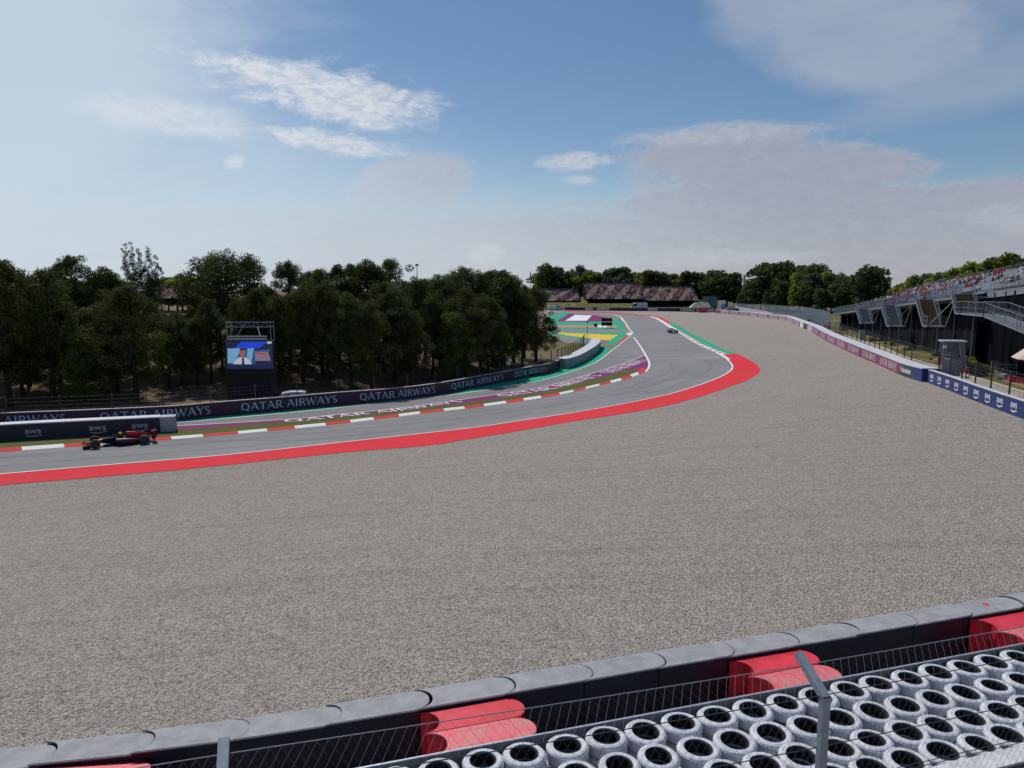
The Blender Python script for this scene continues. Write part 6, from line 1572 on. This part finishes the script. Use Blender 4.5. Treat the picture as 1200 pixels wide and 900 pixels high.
# ------------------------------------------------------------------ racing cars
def ellip(x, hw, z0, z1, n=12, p=0.7):
    r = []
    for i in range(n):
        t = 2 * math.pi * i / n; c, s_ = math.cos(t), math.sin(t)
        r.append((x, hw * (abs(c) ** p) * (1 if c >= 0 else -1), (z0 + z1) / 2 + (z1 - z0) / 2 * (abs(s_) ** p) * (1 if s_ >= 0 else -1)))
    return r
def race_car(x, y, z, rz, sc_, c, label):
    """nose towards +X; axles at x = 1.9 and -1.5"""
    root = empty('racing_car', (x, y, z), rz); root.scale = (sc_,) * 3; tag(root, label, 'racing car')
    def B(name, mb, m, par=root, smooth=True): return mb.build(name, [m] if not isinstance(m, list) else m, par, smooth=smooth)
    mb = MB(); mb.prism([(1.35, .32), (.9, .55), (.3, .78), (-1.2, .75), (-1.75, .5), (-2.05, .48), (-2.05, -.48), (-1.75, -.5), (-1.2, -.75), (.3, -.78), (.9, -.55), (1.35, -.32)], 0.035, 0.075); B('floor', mb, c['black'], smooth=False)
    mb = MB(); mb.loft([ellip(2.78, .07, .20, .30), ellip(2.5, .13, .22, .40), ellip(2.0, .19, .25, .52), ellip(1.4, .24, .22, .60), ellip(.8, .30, .12, .66), ellip(.35, .36, .08, .68), ellip(-.1, .38, .08, .64), ellip(-.6, .40, .08, .62)]); mb2 = mb; o = B('monocoque', mb, [c['body'], c['nose']])
    for p in o.data.polygons:
        if p.center.x > 1.55: p.material_index = 1
    for sg in (-1, 1):
        mb = MB(); R_ = []
        for xx, yc, hw, z0, z1 in ((.45, .50, .20, .24, .58), (.1, .53, .24, .12, .58), (-.5, .50, .25, .08, .54), (-1.1, .38, .20, .08, .42), (-1.7, .22, .10, .10, .30)):
            R_.append([(a, b + sg * yc, d) for a, b, d in ellip(xx, hw, z0, z1)])
        mb.loft(R_); B('sidepod', mb, c['pod'])
        mb = MB(); mb.box((-.25, sg * .772, .47), (1.5, .012, .05)); B('side_stripe', mb, c['stripe'], smooth=False)
    mb = MB(); mb.loft([ellip(-.28, .13, .60, 1.0), ellip(-.5, .16, .50, 1.0), ellip(-.9, .14, .40, .93), ellip(-1.4, .09, .30, .74), ellip(-1.95, .05, .26, .50)]); B('engine_cover', mb, c['cover'])
    mb = MB(); mb.loft([ellip(-.27, .105, .80, .96), ellip(-.262, .09, .82, .94)]); B('air_intake', mb, c['black'])
    mb = MB(); mb.add([(-.7, 0, .92), (-1.85, 0, .80), (-1.9, 0, .45), (-.9, 0, .5), (-.7, .02, .92), (-1.85, .02, .80), (-1.9, .02, .45), (-.9, .02, .5)], [(0,1,2,3), (4,5,6,7), (0,1,5,4), (1,2,6,5)]); B('shark_fin', mb, c['cover'], smooth=False)
    mb = MB(); mb.lathe([(.17, .66), (.20, .70), (.235, .70), (.25, .66)], 16, c=(.16, 0, 0)); B('cockpit_rim', mb, c['rimmat'])
    mb = MB(); pts = []
    for i in range(13):
        t = math.pi * i / 12; pts.append((.05 + .52 * math.sin(t) ** .7 - .28 * abs(math.cos(t)), .27 * math.cos(t), .86 - .03 * math.sin(t)))
    pts = [(-.32, .25, .68)] + pts + [(-.32, -.25, .68)]; mb.path(pts, .028, 6); mb.tube((.57, 0, .83), (.86, 0, .63), .024, None, 6); B('halo', mb, c['black'])
    for sg in (-1, 1): mb = MB(); mb.box((.62, sg * .50, .70), (.08, .18, .10)); mb.tube((.62, sg*.42, .68), (.55, sg*.28, .58), .012, None, 4); B('mirror', mb, c['body'], smooth=False)
    # front wing
    for i, (dx, dz, ch) in enumerate(((2.62, .10, .24), (2.42, .15, .18), (2.27, .20, .14))):
        mb = MB(); mb.box((dx, 0, dz), (ch, 1.76, .016), M=Matrix.Rotation(R(7 + 7 * i), 3, 'Y')); B('front_wing_plane', mb, c['nose'] if i != 1 else c['wing'], smooth=False)
    for sg in (-1, 1):
        mb = MB(); mb.prism([(2.74, 0), (2.2, 0), (2.2, 0.02), (2.74, .02)], .05, .30); o = B('front_endplate', mb, c['wing'], smooth=False); o.location = (0, sg * .89 - .01, 0)
    # rear wing
    for xx, zz, ch, an in ((-2.2, .86, .26, 10), (-2.34, .93, .16, 24)): mb = MB(); mb.box((xx, 0, zz), (ch, .96, .022), M=Matrix.Rotation(R(an), 3, 'Y')); B('rear_wing_plane', mb, c['rear'], smooth=False)
    for sg in (-1, 1):
        mb = MB(); mb.add([(-2.0, 0, .92), (-2.44, 0, .98), (-2.44, 0, .55), (-2.25, 0, .22), (-2.1, 0, .22), (-2.02, 0, .5)] + [(a, .02, b) for a, b in ((-2.0, .92), (-2.44, .98), (-2.44, .55), (-2.25, .22), (-2.1, .22), (-2.02, .5))], [(0,1,2,3,4,5), (6,7,8,9,10,11)] + [(i, (i+1) % 6, 6 + (i+1) % 6, 6 + i) for i in range(6)])
        o = B('rear_endplate', mb, c['rear'], smooth=False); o.location = (0, sg * .49 - .01, 0)
    mb = MB(); mb.box((-2.2, 0, .42), (.14, .9, .02)); mb.box((-2.1, 0, .6), (.05, .04, .5)); B('beam_wing', mb, c['black'], smooth=False)
    for xx, wd, tr, nm in ((1.9, .32, .80, 'front_wheel'), (-1.5, .40, .77, 'rear_wheel')):
        for sg in (-1, 1):
            w = wd / 2; yc = sg * tr; prof = [(.24, -w*.92), (.33, -w), (.358, -w*.8), (.36, 0), (.358, w*.8), (.33, w), (.24, w*.92)]
            mb = MB(); mb.lathe([(r, h) for r, h in prof], 30, c=(xx, yc, .36), axis='Y'); o = B(nm, mb, c['tyre'])
            mb = MB(); mb.lathe([(.001, w*.70), (.05, w*.78), (.07, w*.62), (.20, w*.66), (.235, w*.94), (.245, w*.90), (.245, -w*.90), (.235, -w*.94), (.20, -w*.66), (.07, -w*.62), (.05, -w*.78), (.001, -w*.70)], 24, c=(xx, yc, .36), axis='Y'); mb.build('rim', [c['rim']], o, smooth=True)
            mb = MB(); mb.lathe([(.285, sg*w*.985), (.30, sg*w*1.005), (.315, sg*w*.995)], 30, c=(xx, yc, .36), axis='Y'); mb.build('sidewall_band', [c['band']], o, smooth=True)
            xi = xx - .1 if xx > 0 else xx + .2; hub = (xx, yc - sg * w * .9, .36)
            for dz, dx in ((.14, .25), (.14, -.25), (-.10, .25), (-.10, -.3)):
                mb = MB(); mb.tube((hub[0], hub[1], hub[2] + dz * .6), (xi + dx, sg * .22, .38 + dz * .7), .014, .014, 5); B('suspension_arm', mb, c['black'])
    # driver: shoulders, neck and helmet as one figure
    mb = MB(); R_ = []
    for zz, rx, ry, xo in ((.52, .12, .20, 0), (.62, .13, .23, 0), (.70, .10, .16, .0), (.735, .07, .08, .01), (.76, .10, .09, .02), (.81, .135, .12, .02), (.88, .145, .13, .02), (.95, .12, .105, .015), (.99, .06, .055, .01)):
        R_.append([(.12 + xo + rx * math.cos(2*math.pi*i/14), ry * math.sin(2*math.pi*i/14), zz) for i in range(14)])
    mb.loft(R_); o = mb.build('person', [c['suit'], c['helmet'], c['black']], None, smooth=True)
    for p in o.data.polygons:
        if p.center.z > .745: p.material_index = 2 if (p.center.x > .215 and .82 < p.center.z < .90) else 1
    o.location = (x, y, z); o.rotation_euler = (0, 0, rz); o.scale = (sc_,) * 3
    return root, o
def gloss(n, c, r=0.42): return mat(n, c, r, 0.06, 2.0, spec=0.3)
C1 = dict(rimmat=mat('dull_black_padding', (0.01, 0.01, 0.012), 0.95, 0.1, spec=0.05), black=M['black'], body=mat('dark_blue_bodywork', (0.010, 0.012, 0.030), 0.7, 0.06, 2.0, spec=0.12), nose=gloss('orange_red_nose', (0.50, 0.075, 0.02)), pod=gloss('dark_red_sidepod', (0.075, 0.012, 0.025)), stripe=gloss('pale_blue_stripe', (0.10, 0.12, 0.25)), cover=gloss('red_engine_cover', (0.62, 0.015, 0.02)),
          wing=gloss('wing_dark', (0.012, 0.012, 0.03)), rear=gloss('dark_red_wing', (0.10, 0.01, 0.02)), tyre=M['rubber'], rim=mat('dark_wheel_rim', (0.045, 0.048, 0.055), 0.35, 0.1, metal=0.5), band=mat('tyre_sidewall_grey', (0.20, 0.20, 0.21), 0.6, 0.1), suit=M['navy blue'], helmet=gloss('yellow_helmet', (0.72, 0.52, 0.10)))
C2 = dict(C1); C2.update(body=gloss('black_green_bodywork', (0.010, 0.030, 0.035)), nose=gloss('teal_nose', (0.03, 0.22, 0.22)), pod=gloss('dark_teal_sidepod', (0.01, 0.05, 0.055)), stripe=gloss('white_stripe', (0.6, 0.65, 0.7)), cover=gloss('pale_blue_engine_cover', (0.30, 0.50, 0.55)), rear=gloss('black_rear_wing', (0.012, 0.014, 0.016)), helmet=gloss('white_helmet', (0.7, 0.72, 0.75)))
f = np.array(G(112, 526.6)); r_ = np.array(G(170, 521.2)); d = f - r_; sc_ = float(np.linalg.norm(d)) / 3.4; d /= np.linalg.norm(d); nn = np.array([-d[1], d[0]]);
if nn[1] < 0: nn = -nn
mid = f - d * 1.9 * sc_ + nn * 0.93 * sc_
print('CAR SCALE', sc_)
race_car(float(mid[0]), float(mid[1]), float(T(*mid)) + 0.03, math.atan2(d[1], d[0]), sc_, C1, 'dark blue open-wheel racing car with red engine cover driving left on the track')[1]
o = [o for o in COL.objects if o.name == 'person' or o.name.startswith('person.')][-1]; tag(o, 'driver in a yellow helmet sitting in the nearer racing car', 'person')
a = np.array(G(783, 384.6)); b = np.array(G(800, 393.5)); d = (b - a) / np.linalg.norm(b - a); c_ = np.array(G(789.5, 390.6)) + np.array([0, 1.2])
_, o = race_car(float(c_[0]), float(c_[1]), float(T(*c_)) + 0.03, math.atan2(d[1], d[0]), 0.92, C2, 'distant dark teal racing car approaching along the far straight')
tag(o, 'driver in a white helmet sitting in the distant racing car', 'person')
